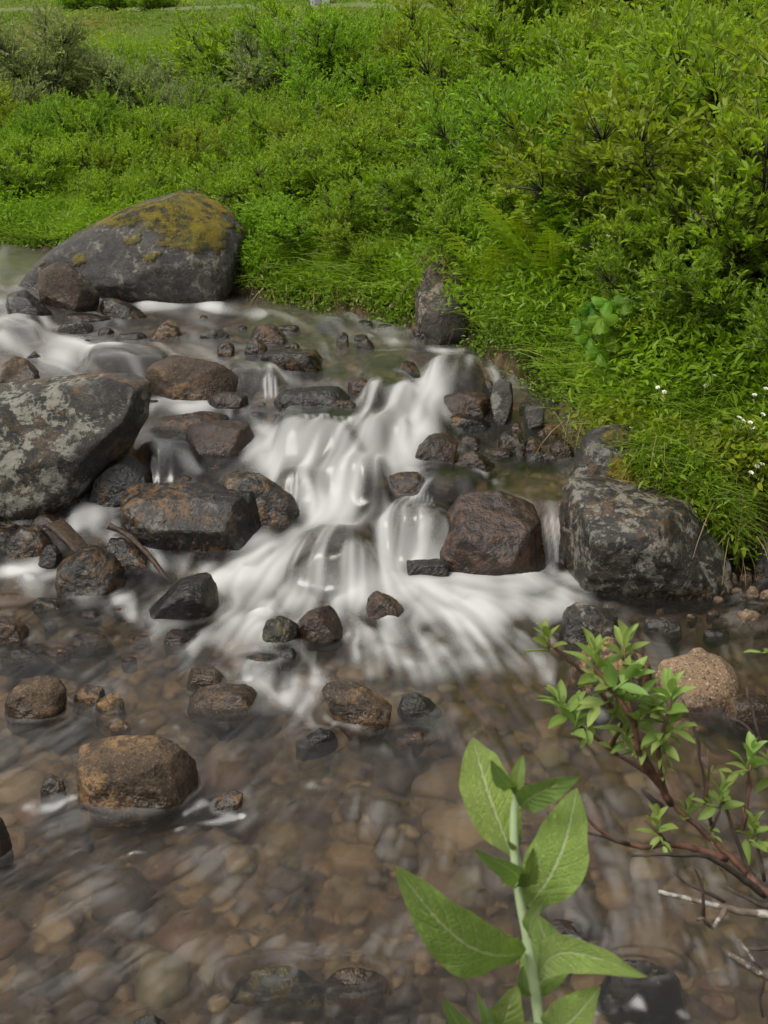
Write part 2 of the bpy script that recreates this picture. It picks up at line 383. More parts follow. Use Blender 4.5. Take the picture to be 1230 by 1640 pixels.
def ground_mat():
    t = NT('ground'); pos = t.n('NewGeometry').outputs['Position']
    land = t.attr('land'); far = t.attr('far')
    # stream bed: stones of many colours
    w = t.n('VectorMath', {0: pos, 1: t.n('VectorMath', {0: t.noise(pos, 4.0, 3, out='Color'), 1: (.12, .12, .12)}, operation='MULTIPLY').outputs[0]}, operation='ADD').outputs[0]
    def cells(sc_):
        v = t.n('TexVoronoi', {'Vector': w, 'Scale': sc_, 'Randomness': 1.0}, feature='F1')
        k = t.n('SeparateColor', {0: v.outputs['Color']}).outputs[0]
        return t.ramp(k, [(0, (.04, .030, .020)), (.2, (.12, .080, .040)), (.4, (.20, .125, .055)), (.55, (.085, .068, .050)), (.7, (.25, .18, .09)), (.85, (.15, .10, .06)), (1, (.06, .05, .04))]), v.outputs['Distance']
    c1, d1 = cells(9.0); c2, d2 = cells(24.0)
    bed = t.mix(t.step(t.noise(pos, 3.0, 3), .42, .58), c1, c2)
    bed = t.mix(t.step(d1, .35, .62), bed, t.mix(.6, bed, (.03, .024, .018)))
    bed = t.mix(t.math('MULTIPLY', t.noise(pos, 60, 4), .35), bed, (.05, .04, .03))
    soil = t.mix(t.noise(pos, 9, 6, .7), (.012, .012, .005), (.045, .050, .014))
    md = t.mix(t.step(t.noise(pos, .16, 6, .65), .42, .62), (.080, .150, .014), (.115, .135, .020))
    md = t.mix(t.step(t.noise(pos, .5, 6, .7), .50, .68), md, (.105, .068, .018))
    md = t.mix(t.math('MULTIPLY', t.step(t.noise(pos, .9, 8, .8), .4, .65), .6), md, (.045, .085, .012))
    md = t.mix(t.step(t.noise(pos, .07, 5, .7), .5, .62), md, (.13, .115, .022))
    col = t.mix(land, bed, t.mix(far, soil, md))
    nb = t.bump(t.math('ADD', t.noise(pos, 12, 6, .7), t.math('MULTIPLY', t.noise(pos, 1.5, 6, .75), t.math('MULTIPLY', far, 8.0))), .8, .05)
    p = t.n('BsdfPrincipled', {'Base Color': col, 'Roughness': .85, 'Normal': nb, 'Specular IOR Level': .1}); return t.surf(p.outputs[0])

def water_mat():
    t = NT('stream_water')
    foam, st = t.attr('foam'), t.attr('streak')
    pos = t.n('NewGeometry').outputs['Position']
    fres = t.n('Fresnel', {'IOR': 1.42}).outputs[0]
    refr = t.n('BsdfTransparent', {'Color': (.90, .86, .80, 1)})
    rf2 = t.n('BsdfRefraction', {'Color': (.94, .91, .86, 1), 'Roughness': .26, 'IOR': 1.22})
    thru = t.n('MixShader', {0: .80, 1: refr.outputs[0], 2: rf2.outputs[0]})
    gl = t.n('BsdfGlossy', {'Color': (1, 1, 1, 1), 'Roughness': .19})
    body = t.n('MixShader', {0: t.math('MULTIPLY', fres, 1.0), 1: thru.outputs[0], 2: gl.outputs[0]})
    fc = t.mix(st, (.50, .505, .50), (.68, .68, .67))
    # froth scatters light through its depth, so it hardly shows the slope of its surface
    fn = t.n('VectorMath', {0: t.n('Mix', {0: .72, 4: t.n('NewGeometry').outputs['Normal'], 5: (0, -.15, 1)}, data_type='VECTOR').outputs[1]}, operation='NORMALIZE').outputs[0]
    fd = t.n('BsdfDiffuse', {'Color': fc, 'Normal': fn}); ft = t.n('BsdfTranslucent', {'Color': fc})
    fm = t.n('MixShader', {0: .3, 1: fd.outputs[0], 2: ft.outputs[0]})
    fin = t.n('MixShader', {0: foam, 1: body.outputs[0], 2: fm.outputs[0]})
    return t.surf(fin.outputs[0])
M['ground'] = ground_mat(); M['water'] = water_mat()
# ------------------------------------------------------------------ ground sheet
def stretch(a, b, step, far, grow, far2=None):
    out = list(np.arange(a, b, step)); s = step
    while out[-1] < far: s *= grow; out.append(out[-1] + s)
    lo = []; s = step; v = a
    while far2 is not None and v > far2: s *= grow; v -= s; lo.append(v)
    return np.array(lo[::-1] + out)
gx = stretch(-3.8, 3.2, .045, 260, 1.09, -260); gy = stretch(.3, 11, .045, 420, 1.05, -12)
GX, GY = np.meshgrid(gx, gy); fx, fy = GX.ravel(), GY.ravel()
gz = np.concatenate([ground_z(fx[i:i + 40000], fy[i:i + 40000]) for i in range(0, len(fx), 40000)])
gs = np.concatenate([shore(fx[i:i + 40000], fy[i:i + 40000])[0] for i in range(0, len(fx), 40000)])
ground = link('ground', mesh_np('ground', xyz(fx, fy, gz), [grid_faces(len(gy), len(gx))], [M['ground']],
              {'land': smooth(-.02, .06, gs), 'far': smooth(20, 30, fy)}))
tag(ground, 'stony stream bed and green hillside that rises to a far meadow', kind='structure')

# ------------------------------------------------------------------ stones
ICO = {}
def ico(n):
    if n not in ICO:
        bm = bmesh.new(); bmesh.ops.create_icosphere(bm, subdivisions=n, radius=1)
        ICO[n] = (np.array([v.co[:] for v in bm.verts]), np.array([[v.index for v in f.verts] for f in bm.faces])); bm.free()
        ICO[n][0][:] /= np.linalg.norm(ICO[n][0], axis=1)[:, None]
    return ICO[n]
def hull_planes(P):
    bm = bmesh.new()
    for p in P: bm.verts.new(p)
    bmesh.ops.convex_hull(bm, input=bm.verts, use_existing_faces=False)
    bm.normal_update(); out = []
    for f in bm.faces:
        if f.calc_area() > 1e-7: out.append((*f.normal, f.normal.dot(f.verts[0].co)))
    bm.free(); return np.array(out)

ROCKS = []                                       # (centre xy, half width, half depth, veil, top vertices) for the flow round them
def rock(name, mat, label, outline, group=None, depth=.8, p=16, amp=.035, sub=5, seed=None, base=None, floor='water',
         veil=False, extra=(), front=.84, frontz=0.0, allwet=0.0, cat=None, sink=.14, moss=None, back=.80, chips=12, under=False):
    seed = seed if seed is not None else sum(int(a * 7 + b * 13) for a, b in outline) % 9973
    rng = np.random.default_rng(seed)
    if under: front, back, p, chips = .50, .45, 3.2, 3
    O = np.array(outline, float); c = (O.min(0) + O.max(0)) / 2
    rb = O[:, 1].max() if base is None else base
    cx = O[O[:, 1] > rb - .25 * (rb - O[:, 1].min()), 0].mean()
    B = hit(cx, rb, water_level if floor == 'water' else ground_z)
    Db = (B - CAM) @ FW
    wid = np.ptp(O[:, 0]) * Db / FPX
    dy = wid * depth
    D = Db + dy * .42 * _cp
    S = np.array([at_depth(a, b, D) for a, b in O])
    cen = at_depth(c[0], c[1], D)
    pts = [S]
    Fp = cen + (S - cen) * front; Fp[:, 1] -= dy * .42; Fp[:, 2] += frontz
    Fp[:, 2] = np.minimum(Fp[:, 2], S[:, 2].max() - .002)
    pts.append(Fp)
    Bk = cen + (S - cen) * back
    d = Bk - CAM; Bk = CAM + d * (1 + dy * .5 / D); Bk[:, 2] -= .03 * wid
    pts.append(Bk)
    low = S[S[:, 2] < cen[2]].copy() if (S[:, 2] < cen[2]).any() else S.copy()
    low = cen + (low - cen) * (np.array([1.5, 1.5, 1.0]) if under else 1.03); low[:, 2] -= sink * .62; pts.append(low)
    f2 = low.copy(); f2[:, 1] -= dy * .36; pts.append(f2)
    for a, b, dd in extra: pts.append(at_depth(a, b, D - dd)[None])
    P = np.vstack(pts); P = P + rng.normal(size=P.shape) * wid * .012
    org = np.array([cen[0], B[1] + dy * .4, B[2]])
    ctr = P.mean(0); ctr = ctr * .5 + cen * .5
    pl = hull_planes(P - ctr)
    dist = np.maximum(pl[:, 3], wid * .03)
    dirs, F = ico(sub)
    # facets a little uneven: nudge each plane
    p = p * 3.2
    q = np.clip(dirs @ pl[:, :3].T, 0, None) / dist[None]
    r = 1.0 / (np.power(np.power(q, p).sum(1), 1.0 / p) + 1e-9)
    # merge of near-coplanar planes shrinks the shape a little; bring it back
    r *= 1.0 + .5 / p
    V = dirs * r[:, None]
    sz = np.median(r)
    n = fbm(V / sz * 1.6 + seed, seed, 4) * amp * .9 + np.abs(fbm(V / sz * 4.2 + seed, seed + 9, 3)) * -amp * 1.5 + fbm(V / sz * 14, seed + 5, 3) * amp * .25
    V = V * (1 + n)[:, None]
    # a few chipped faces
    for k in range(chips):
        nn = rng.normal(size=3); nn /= np.linalg.norm(nn); nn[1] = -abs(nn[1])
        h = V @ nn; lim = h.max() * rng.uniform(.78, .93) + fbm(V / sz * 5, seed + k, 2) * .012 * sz
        over = h > lim
        V[over] -= nn * ((h - lim)[over] * .85)[:, None]
    W = V + ctr
    if under: W[:, 2] -= W[:, 2].max() - (water_level(*[np.atleast_1d(q_) for q_ in W[W[:, 2].argmax(), :2]])[0] + .010)
    wl = water_level(W[:, 0], W[:, 1]) if floor == 'water' else ground_z(W[:, 0], W[:, 1]) - .05
    hgt = W[:, 2] - wl
    allwet = max(allwet, {'dark': .45, 'red': .45, 'brown': .35, 'mossy': .45, 'rough': .2}.get(mat, 0))
    wet = np.clip(smooth(.075, .02, hgt + .045 * fbm(W * 6, 77, 3)) + allwet, 0, 1)
    at = {'wet': wet}
    if moss: at['moss'] = moss(W, to_px(W))
    else: at['moss'] = np.zeros(len(W))
    me = mesh_np(name, W - org, [F], [M[mat]], at)
    o = link(name, me, loc=org)
    tag(o, label, cat or name.replace('_', ' '), group)
    k = np.abs(hgt) < .05
    ww = W[k] if k.sum() > 8 else W
    if floor == 'water': ROCKS.append((ww[:, :2].mean(0), np.ptp(ww[:, 0]) / 2, np.ptp(ww[:, 1]) / 2, veil, W))
    return o

def bx(x0, y0, x1, y1, seed=0, skew=.0, n=9, flat=0.0):
    """rough stone outline inside a photo box"""
    g = np.random.default_rng(seed + int(x0 * 3 + y0)); a = np.linspace(0, 2 * np.pi, n, endpoint=False) + g.uniform(0, .5)
    e = 2.0
    u = np.sign(np.cos(a)) * np.abs(np.cos(a)) ** (2 / e); v = np.sign(np.sin(a)) * np.abs(np.sin(a)) ** (2 / e)
    r = 1 - g.uniform(0, .26, n); u, v = u * r, v * r
    u = (u - u.min()) / np.ptp(u); v = (v - v.min()) / np.ptp(v)
    X = x0 + (x1 - x0) * u + skew * (v - .5) * (x1 - x0); Y = y0 + (y1 - y0) * v
    return list(zip(np.clip(X, x0, x1), Y))

def moss_big(W, px):
    u, v = px
    m = smooth(1, .35, ((u - 272) / 118) ** 2 + ((v - 343) / 48) ** 2 + .9 * fbm(W * 3.0, 21, 4)) 
    m = np.maximum(m, smooth(1, .2, ((u - 305) / 60) ** 2 + ((v - 385) / 18) ** 2 + .8 * fbm(W * 6, 23, 3)) * .9)
    return np.clip(m + smooth(.60, .75, fbm(W * 7, 31, 3)) * .5 * (v < 430), 0, 1)
def moss_right(W, px):
    u, v = px
    return smooth(1, .3, ((u - 1025) / 60) ** 2 + ((v - 750) / 26) ** 2 + .8 * fbm(W * 5, 22, 4)) + smooth(1, .3, ((u - 1000) / 40) ** 2 + ((v - 705) / 20) ** 2 + .8 * fbm(W * 5, 26, 4))

rock('boulder', 'slate', 'huge smooth grey boulder with a cap of yellow moss against the grassy bank',
     [(58, 420), (80, 398), (125, 378), (165, 345), (205, 328), (240, 317), (300, 304), (330, 312), (362, 334), (398, 364), (399, 384), (384, 418), (366, 462), (345, 482), (290, 489), (190, 484), (110, 470)],
     depth=.75, chips=4, p=22, sub=6, amp=.016, front=.80, extra=[(205, 466, .62), (330, 442, .62), (285, 480, .46), (372, 408, .50), (130, 430, .50), (240, 400, .55)], moss=moss_big)
rock('boulder', 'lichen', 'big boulder crusted with white and grey lichen, half out of frame beside the cascade',
     [(-150, 650), (-60, 612), (0, 606), (60, 602), (85, 608), (150, 596), (185, 589), (212, 592), (240, 612), (239, 655), (222, 686), (182, 722), (146, 770), (112, 808), (60, 832), (-20, 850), (-160, 850)],
     depth=.5, p=24, sub=6, amp=.02, front=.84, sink=.08, extra=[(200, 640, .2), (60, 700, .3), (-40, 700, .3)])
rock('boulder', 'rough', 'large dark rounded boulder under overhanging grass on the right bank',
     [(886, 806), (892, 786), (912, 764), (950, 752), (1000, 760), (1062, 772), (1125, 794), (1155, 835), (1165, 890), (1150, 925), (1110, 946), (1040, 954), (960, 944), (942, 930), (930, 905), (895, 868)],
     depth=.8, p=18, sub=6, amp=.03, front=.80, extra=[(955, 800, .30), (1030, 815, .34), (1100, 815, .26), (960, 880, .34), (1080, 890, .36)], moss=moss_right)
big_right = bpy.context.scene.objects[-1] if False else ROCKS[-1]
ledge = rock('ledge', 'rough', '', [(905, 800), (920, 735), (930, 700), (945, 686), (985, 676), (1015, 684), (1040, 715), (1060, 760), (1060, 820), (960, 830)], base=848, depth=.55, p=24, amp=.025, front=.9, moss=moss_right)
ROCKS.pop(); BOULDER = [o for o in COL.objects if o.get('label', '').startswith('large dark rounded boulder under')][0]
def merged(a, b):
    va, vb = [np.array([v.co[:] for v in o.data.vertices]) + np.array(o.location) for o in (a, b)]
    fa, fb = [np.array([p.vertices[:] for p in o.data.polygons]) for o in (a, b)]
    at = {k: np.concatenate([[d.value for d in o.data.attributes[k].data] for o in (a, b)]) for k in ('wet', 'moss')}
    a.data = mesh_np(a.name, np.vstack([va, vb]) - np.array(a.location), [np.vstack([fa, fb + len(va)])], list(a.data.materials), at); bpy.data.objects.remove(b)
merged(BOULDER, ledge)
rock('slab', 'red', 'broad reddish brown slab with layered face beside the narrow waterfall',
     [(682, 872), (700, 846), (728, 802), (742, 788), (800, 784), (858, 804), (866, 850), (870, 890), (866, 908), (790, 922), (720, 922), (690, 912), (680, 892)],
     depth=.5, p=70, sub=6, amp=.011, front=.96, back=.94, chips=0, frontz=-.04, extra=[(740, 860, .18), (850, 850, .17), (820, 905, .2)], allwet=.25, cat='rock')
rock('boulder', 'dark', 'long flat-topped dark boulder with golden specks left of the white cascade',
     [(194, 792), (202, 780), (220, 773), (330, 772), (415, 779), (425, 800), (425, 822), (440, 850), (405, 876), (370, 884), (300, 882), (240, 862), (203, 834)],
     depth=.5, p=26, sub=6, chips=3, amp=.016, front=.86, extra=[(240, 850, .2), (390, 850, .2)], allwet=.05)
rock('boulder', 'dark', 'dark wedge-shaped rock behind the long flat-topped boulder, water sliding off its side',
     [(334, 768), (372, 742), (420, 758), (468, 792), (488, 822), (474, 848), (440, 868), (360, 860)], depth=.34, p=20, amp=.03, allwet=.15, front=.8, base=850)
rock('rock', 'brown', 'smooth warm brown rock in the middle of the stream',
     [(286, 698), (298, 684), (340, 671), (395, 671), (410, 690), (415, 708), (400, 722), (345, 731), (300, 718)], depth=.7, p=12, amp=.02)
rock('rock', 'brown', 'low flat brown rock tucked behind the smooth warm brown one',
     [(238, 688), (246, 674), (290, 665), (322, 655), (362, 660), (370, 668), (330, 690), (292, 702), (245, 701)], depth=.8, p=20)
rock('boulder', 'gold', 'wide brown boulder with a peaked left end below the upper pool',
     [(228, 610), (235, 585), (275, 567), (300, 572), (315, 586), (362, 582), (388, 600), (389, 626), (368, 644), (310, 646), (245, 640), (234, 628)], depth=.6, p=20, amp=.03, allwet=.1)
rock('rock', 'dark', 'flat black rock with a shelf-like top in the upper stream',
     [(413, 574), (424, 561), (470, 557), (508, 558), (520, 578), (516, 592), (470, 596), (440, 598)], depth=.8, p=24, amp=.025, frontz=.012)
rock('rock', 'dark', 'dark blocky rock under a sheet of sliding water above the cascade',
     [(437, 642), (450, 624), (500, 618), (546, 616), (563, 631), (558, 645), (500, 658), (448, 656)], depth=.7, p=24, amp=.03, allwet=.3)
rock('rock', 'brown', 'rounded grey-brown rock with a smaller one leaning on its left side',
     [(398, 540), (399, 522), (420, 517), (442, 519), (466, 546), (440, 553), (412, 552)], depth=.8, p=16)
rock('rock', 'dark', 'small dark rock leaning on the left of the rounded grey-brown rock',
     [(390, 566), (396, 546), (414, 542), (430, 556), (424, 568), (402, 571)], depth=.8, p=16)
rock('rock', 'gold', 'pointed tan rock standing in the upper pool near the mossy boulder',
     [(236, 543), (252, 524), (268, 513), (280, 514), (294, 538), (270, 543)], depth=.7, p=18)
rock('rock', 'dark', 'low wet grey rock just left of the pointed tan rock', [(172, 546), (190, 534), (225, 531), (240, 538), (232, 548), (200, 550)], depth=.7, allwet=.5)
rock('boulder', 'eggstone', 'egg-shaped lichened boulder standing in front of the mossy boulder',
     [(50, 455), (62, 432), (90, 418), (110, 421), (135, 440), (160, 470), (155, 482), (125, 500), (95, 503), (75, 490)], depth=.7, p=14, amp=.03)
rock('rock', 'dark', 'black slanting rock splitting the small fall at the left edge',
     [(6, 484), (12, 470), (40, 464), (60, 478), (83, 500), (82, 512), (50, 512), (14, 500)], depth=.8, p=20, allwet=.35)
rock('rock', 'dark', 'dark grey wedge rock between the egg-shaped boulder and the mossy boulder',
     [(158, 492), (164, 476), (180, 475), (212, 487), (237, 505), (215, 514), (178, 513)], depth=.7, p=18, allwet=.2)
rock('rock', 'slate', 'low rounded grey rock at the foot of the small left fall',
     [(92, 526), (104, 512), (130, 509), (150, 521), (152, 529), (128, 537), (104, 537)], depth=.8, p=14, allwet=.4)
rock('rock', 'brown', 'thin flat brown rock under the egg-shaped boulder', [(95, 508), (104, 502), (150, 501), (178, 511), (150, 516), (104, 516)], depth=.8, p=16, allwet=.3)
rock('rock', 'gold', 'tan rock peeping over the top of the lichened boulder',
     [(0, 605), (4, 580), (25, 570), (45, 575), (64, 594), (66, 606), (40, 616)], depth=.8, p=16)
rock('stone', 'dark', 'little dark stone above the tan rock in the upper pool', [(42, 572), (55, 561), (67, 572), (58, 578)], depth=.8, sub=4, allwet=.3)
rock('rock', 'dark', 'speckled dark rock wedged under the right flank of the lichened boulder',
     [(140, 790), (150, 760), (178, 730), (205, 724), (246, 748), (247, 765), (225, 782), (190, 812), (150, 818)], depth=.7, p=16, allwet=.2)
rock('stone', 'brown', 'small brown stone standing in a white eddy above the flat-topped boulder', [(280, 770), (288, 759), (304, 757), (318, 768), (312, 777), (290, 778)], depth=.8, sub=4)
rock('rock', 'dark', 'shiny triangular rock pointing up from the foam below the flat-topped boulder',
     [(232, 979), (262, 950), (292, 924), (335, 909), (350, 938), (345, 955), (318, 986), (275, 998)], depth=.7, p=24, amp=.025, allwet=.35, extra=[(300, 950, .12)])
rock('rock', 'dark', 'black angular rock beside the wedged plank at the left',
     [(76, 929), (100, 897), (130, 875), (156, 871), (180, 885), (207, 913), (188, 936), (160, 958), (120, 962)], depth=.7, p=22, amp=.03, allwet=.1)
rock('rock', 'dark', 'narrow upright stone left of the black angular rock', [(58, 913), (66, 884), (74, 871), (90, 872), (102, 890), (88, 912), (70, 917)], depth=.6, p=20, allwet=.2)
rock('rock', 'dark', 'grey rock under the driftwood stick left of the cascade', [(160, 880), (170, 862), (195, 858), (232, 885), (250, 905), (225, 912), (185, 905)], depth=.7, p=16, allwet=.5)
rock('rock', 'dark', 'black wet rock beneath the lichened boulder at the left edge', [(10, 890), (14, 862), (40, 838), (62, 842), (85, 862), (60, 895), (30, 902)], depth=.8, allwet=.5)
rock('rock', 'dark', 'dark rock with a shiny grey top under the lichened boulder', [(-40, 870), (-30, 838), (10, 832), (40, 842), (30, 870), (0, 885)], depth=.9, allwet=.5)
rock('rock', 'brown', 'rusty brown rock below the lichened boulder', [(48, 845), (52, 824), (75, 818), (100, 828), (105, 845), (80, 855)], depth=.8, allwet=.5)
rock('rock', 'dark', 'low broken dark rock awash under the black angular rock', [(50, 966), (62, 956), (85, 957), (112, 968), (100, 978), (70, 977)], depth=.7, sub=4, allwet=.4)
rock('rock', 'brown', 'orange-brown rock cut by the left edge above the quiet shallows', [(-30, 1020), (-20, 990), (10, 985), (35, 990), (46, 1005), (40, 1022), (10, 1036)], depth=.8, p=14, allwet=.1)
rock('rock', 'dark', 'low dark wet rock below the orange-brown rock at the left edge', [(0, 1050), (10, 1030), (40, 1025), (75, 1042), (60, 1056), (25, 1058)], depth=.7, p=16, allwet=.5, under=True)
rock('rock', 'gold', 'mottled tan and black boulder standing in the shallows at the left',
     [(6, 1135), (12, 1110), (35, 1088), (70, 1080), (98, 1086), (108, 1102), (100, 1130), (62, 1152), (25, 1158)], depth=.75, p=18, amp=.03)
rock('rock', 'gold', 'brown rock, left of two small ones near the mottled boulder', [(116, 1128), (120, 1108), (140, 1096), (166, 1099), (170, 1115), (150, 1132)], depth=.8, p=16, allwet=.2)
rock('rock', 'gold', 'pale topped rock, right of two small ones near the mottled boulder', [(148, 1136), (158, 1118), (178, 1110), (200, 1120), (201, 1140), (178, 1150)], depth=.8, p=16)
rock('boulder', 'gold', 'big golden-topped granite block standing alone in the lower pool',
     [(122, 1222), (128, 1190), (150, 1178), (200, 1172), (250, 1171), (288, 1188), (310, 1206), (318, 1225), (316, 1258), (300, 1272), (240, 1290), (186, 1298), (160, 1285), (140, 1250)],
     depth=.75, p=16, sub=6, amp=.03, frontz=.0, extra=[(170, 1225, .12), (290, 1228, .12)])
rock('rock', 'dark', 'small black rock left of the golden-topped block', [(64, 1270), (66, 1248), (80, 1240), (100, 1245), (106, 1262), (88, 1278)], depth=.8, p=18, allwet=.3)
rock('rock', 'brown', 'brown rock cut by the left edge below the golden-topped block', [(-40, 1370), (-36, 1320), (-12, 1304), (8, 1312), (18, 1340), (16, 1365), (-8, 1384)], depth=.9, p=14)
rock('rock', 'dark', 'dark submerged rock with a curl of water right of the golden-topped block', [(335, 1300), (350, 1275), (375, 1262), (390, 1270), (386, 1290), (360, 1305)], depth=.8, p=18, allwet=.5)
rock('rock', 'gold', 'dark chunky rock with golden freckles in mid pool',
     [(512, 1104), (528, 1090), (552, 1086), (590, 1101), (632, 1130), (630, 1148), (608, 1160), (582, 1168), (560, 1150), (530, 1122)], depth=.6, p=22, amp=.035, allwet=.35)
rock('rock', 'mossy', 'low olive-brown rock right of the chunky freckled rock', [(636, 1135), (645, 1112), (665, 1107), (690, 1118), (708, 1140), (680, 1146)], depth=.8, p=16, allwet=.3)
rock('rock', 'dark', 'small jagged dark rock below the chunky freckled rock', [(475, 1192), (490, 1178), (512, 1165), (530, 1168), (540, 1182), (515, 1192), (492, 1198)], depth=.7, p=18, allwet=.4)
rock('rock', 'brown', 'dark brown patchy rock awash above the dark jagged one', [(635, 1185), (650, 1172), (676, 1170), (690, 1180), (665, 1190)], depth=.8, sub=4, allwet=.6, under=True)
rock('rock', 'mossy', 'black rock dotted with yellow algae below the cascade',
     [(418, 1012), (425, 993), (452, 983), (476, 996), (481, 1012), (474, 1034), (440, 1036), (420, 1026)], depth=.8, p=18, amp=.04)
rock('rock', 'red', 'smooth plum-brown rock beside the algae-dotted one',
     [(470, 990), (495, 975), (530, 967), (542, 980), (549, 1010), (545, 1024), (520, 1030), (490, 1012)], depth=.8, p=14, amp=.02)
rock('stone', 'mossy', 'small olive stone just under the algae-dotted rock', [(446, 1054), (450, 1040), (466, 1036), (476, 1044), (470, 1058), (456, 1060)], depth=.8, sub=4, allwet=.2)
rock('rock', 'brown', 'rounded freckled rock in the foam right of the plum-brown rock',
     [(584, 985), (588, 955), (602, 945), (625, 952), (648, 972), (650, 988), (630, 996), (602, 994)], depth=.8, p=16, amp=.03, allwet=.2)
rock('rock', 'dark', 'dark block with a level top in front of the reddish slab',
     [(636, 905), (648, 897), (690, 893), (728, 893), (734, 905), (733, 924), (700, 933), (668, 932), (650, 922)], depth=.6, p=24, amp=.022)
rock('rock', 'slate', 'grey dome under a veil of white water in the middle of the cascade',
     [(478, 900), (500, 885), (530, 862), (560, 855), (580, 872), (587, 900), (580, 922), (540, 926), (495, 920)], depth=.8, p=16, amp=.02, allwet=.4, veil=True)
rock('rock', 'brown', 'round brown rock at the right rim of the cascade',
     [(616, 780), (620, 762), (640, 754), (668, 754), (684, 770), (686, 792), (670, 803), (640, 803)], depth=.8, p=16, amp=.025, allwet=.2)
rock('rock', 'red', 'dark hump-backed rock at the right edge of the white cascade',
     [(652, 740), (660, 722), (690, 694), (718, 686), (735, 698), (740, 716), (722, 742), (690, 750)], depth=.75, p=18, amp=.03, allwet=.15)
rock('rock', 'red', 'pyramid-shaped rock right of the hump-backed rock', [(722, 750), (735, 728), (756, 719), (778, 732), (795, 746), (770, 756), (740, 758)], depth=.7, p=18, allwet=.25)
rock('rock', 'brown', 'brown flat-topped rock, upper one of a stacked pair by the cascade',
     [(703, 650), (712, 634), (740, 625), (785, 628), (787, 650), (782, 668), (740, 668), (706, 662)], depth=.65, p=22, amp=.03, base=678, sink=.06)
rock('rock', 'dark', 'dark wedge rock, lower one of a stacked pair by the cascade',
     [(699, 672), (715, 661), (745, 660), (775, 672), (794, 680), (780, 694), (745, 698), (708, 690)], depth=.7, p=22, amp=.035, allwet=.15)
rock('rock', 'slate', 'blue-grey rock standing upright against the green bank',
     [(784, 640), (790, 615), (806, 600), (820, 612), (822, 640), (818, 668), (805, 682), (790, 678)], depth=.9, p=20, amp=.03)
rock('rock', 'slate', 'small square grey block set into the bank right of the upright rock', [(840, 676), (841, 652), (855, 648), (870, 650), (874, 668), (868, 682), (850, 684)], depth=.8, p=24, base=692)
for k, (b, m, l) in enumerate([
    ((735, 696, 770, 716), 'brown', 'small pale-topped stone in the gap below the stacked pair'),
    ((798, 690, 842, 722), 'dark', 'dark stone with a wet sheen in the stony nook below the bank'),
    ((838, 698, 868, 724), 'dark', 'dark flat stone in the middle of the stony nook below the bank'),
    ((868, 676, 898, 704), 'dark', 'black stone right under the hanging turf of the nook'),
    ((880, 702, 920, 738), 'brown', 'round brown stone touching the big right boulder'),
    ((842, 722, 880, 740), 'dark', 'low dark stone in front of the stony nook'),
    ((780, 716, 822, 732), 'red', 'flat rusty orange stone at the water of the stony nook'),
    ((824, 718, 840, 732), 'slate', 'tiny grey stone beside the rusty orange one'),
    ((818, 676, 838, 694), 'brown', 'small brown stone in the shadow behind the upright rock'),
    ((860, 686, 884, 702), 'brown', 'small reddish stone wedged under the square grey block'),
    ((868, 724, 892, 742), 'rough', 'small pale stone at the lip of the quiet side pool')]):
    rock('stone', m, l, bx(*b, seed=k), depth=.8, p=18, sub=4 if b[2] - b[0] < 30 else 5, allwet=.3)
rock('rock', 'bankstone', 'tall standing stone streaked pale grey and half wrapped in turf',
     [(662, 500), (664, 465), (676, 430), (690, 408), (705, 404), (722, 430), (748, 455), (764, 500), (766, 545), (740, 556), (700, 553), (675, 535)], depth=.7, p=18, sub=6, amp=.045, extra=[(700, 480, .16), (735, 520, .18)], sink=.1)
rock('rock', 'dark', 'dark rounded rock left under the tall standing stone', [(655, 545), (660, 522), (675, 515), (690, 530), (690, 552), (670, 556)], depth=.9, base=553, allwet=.2)
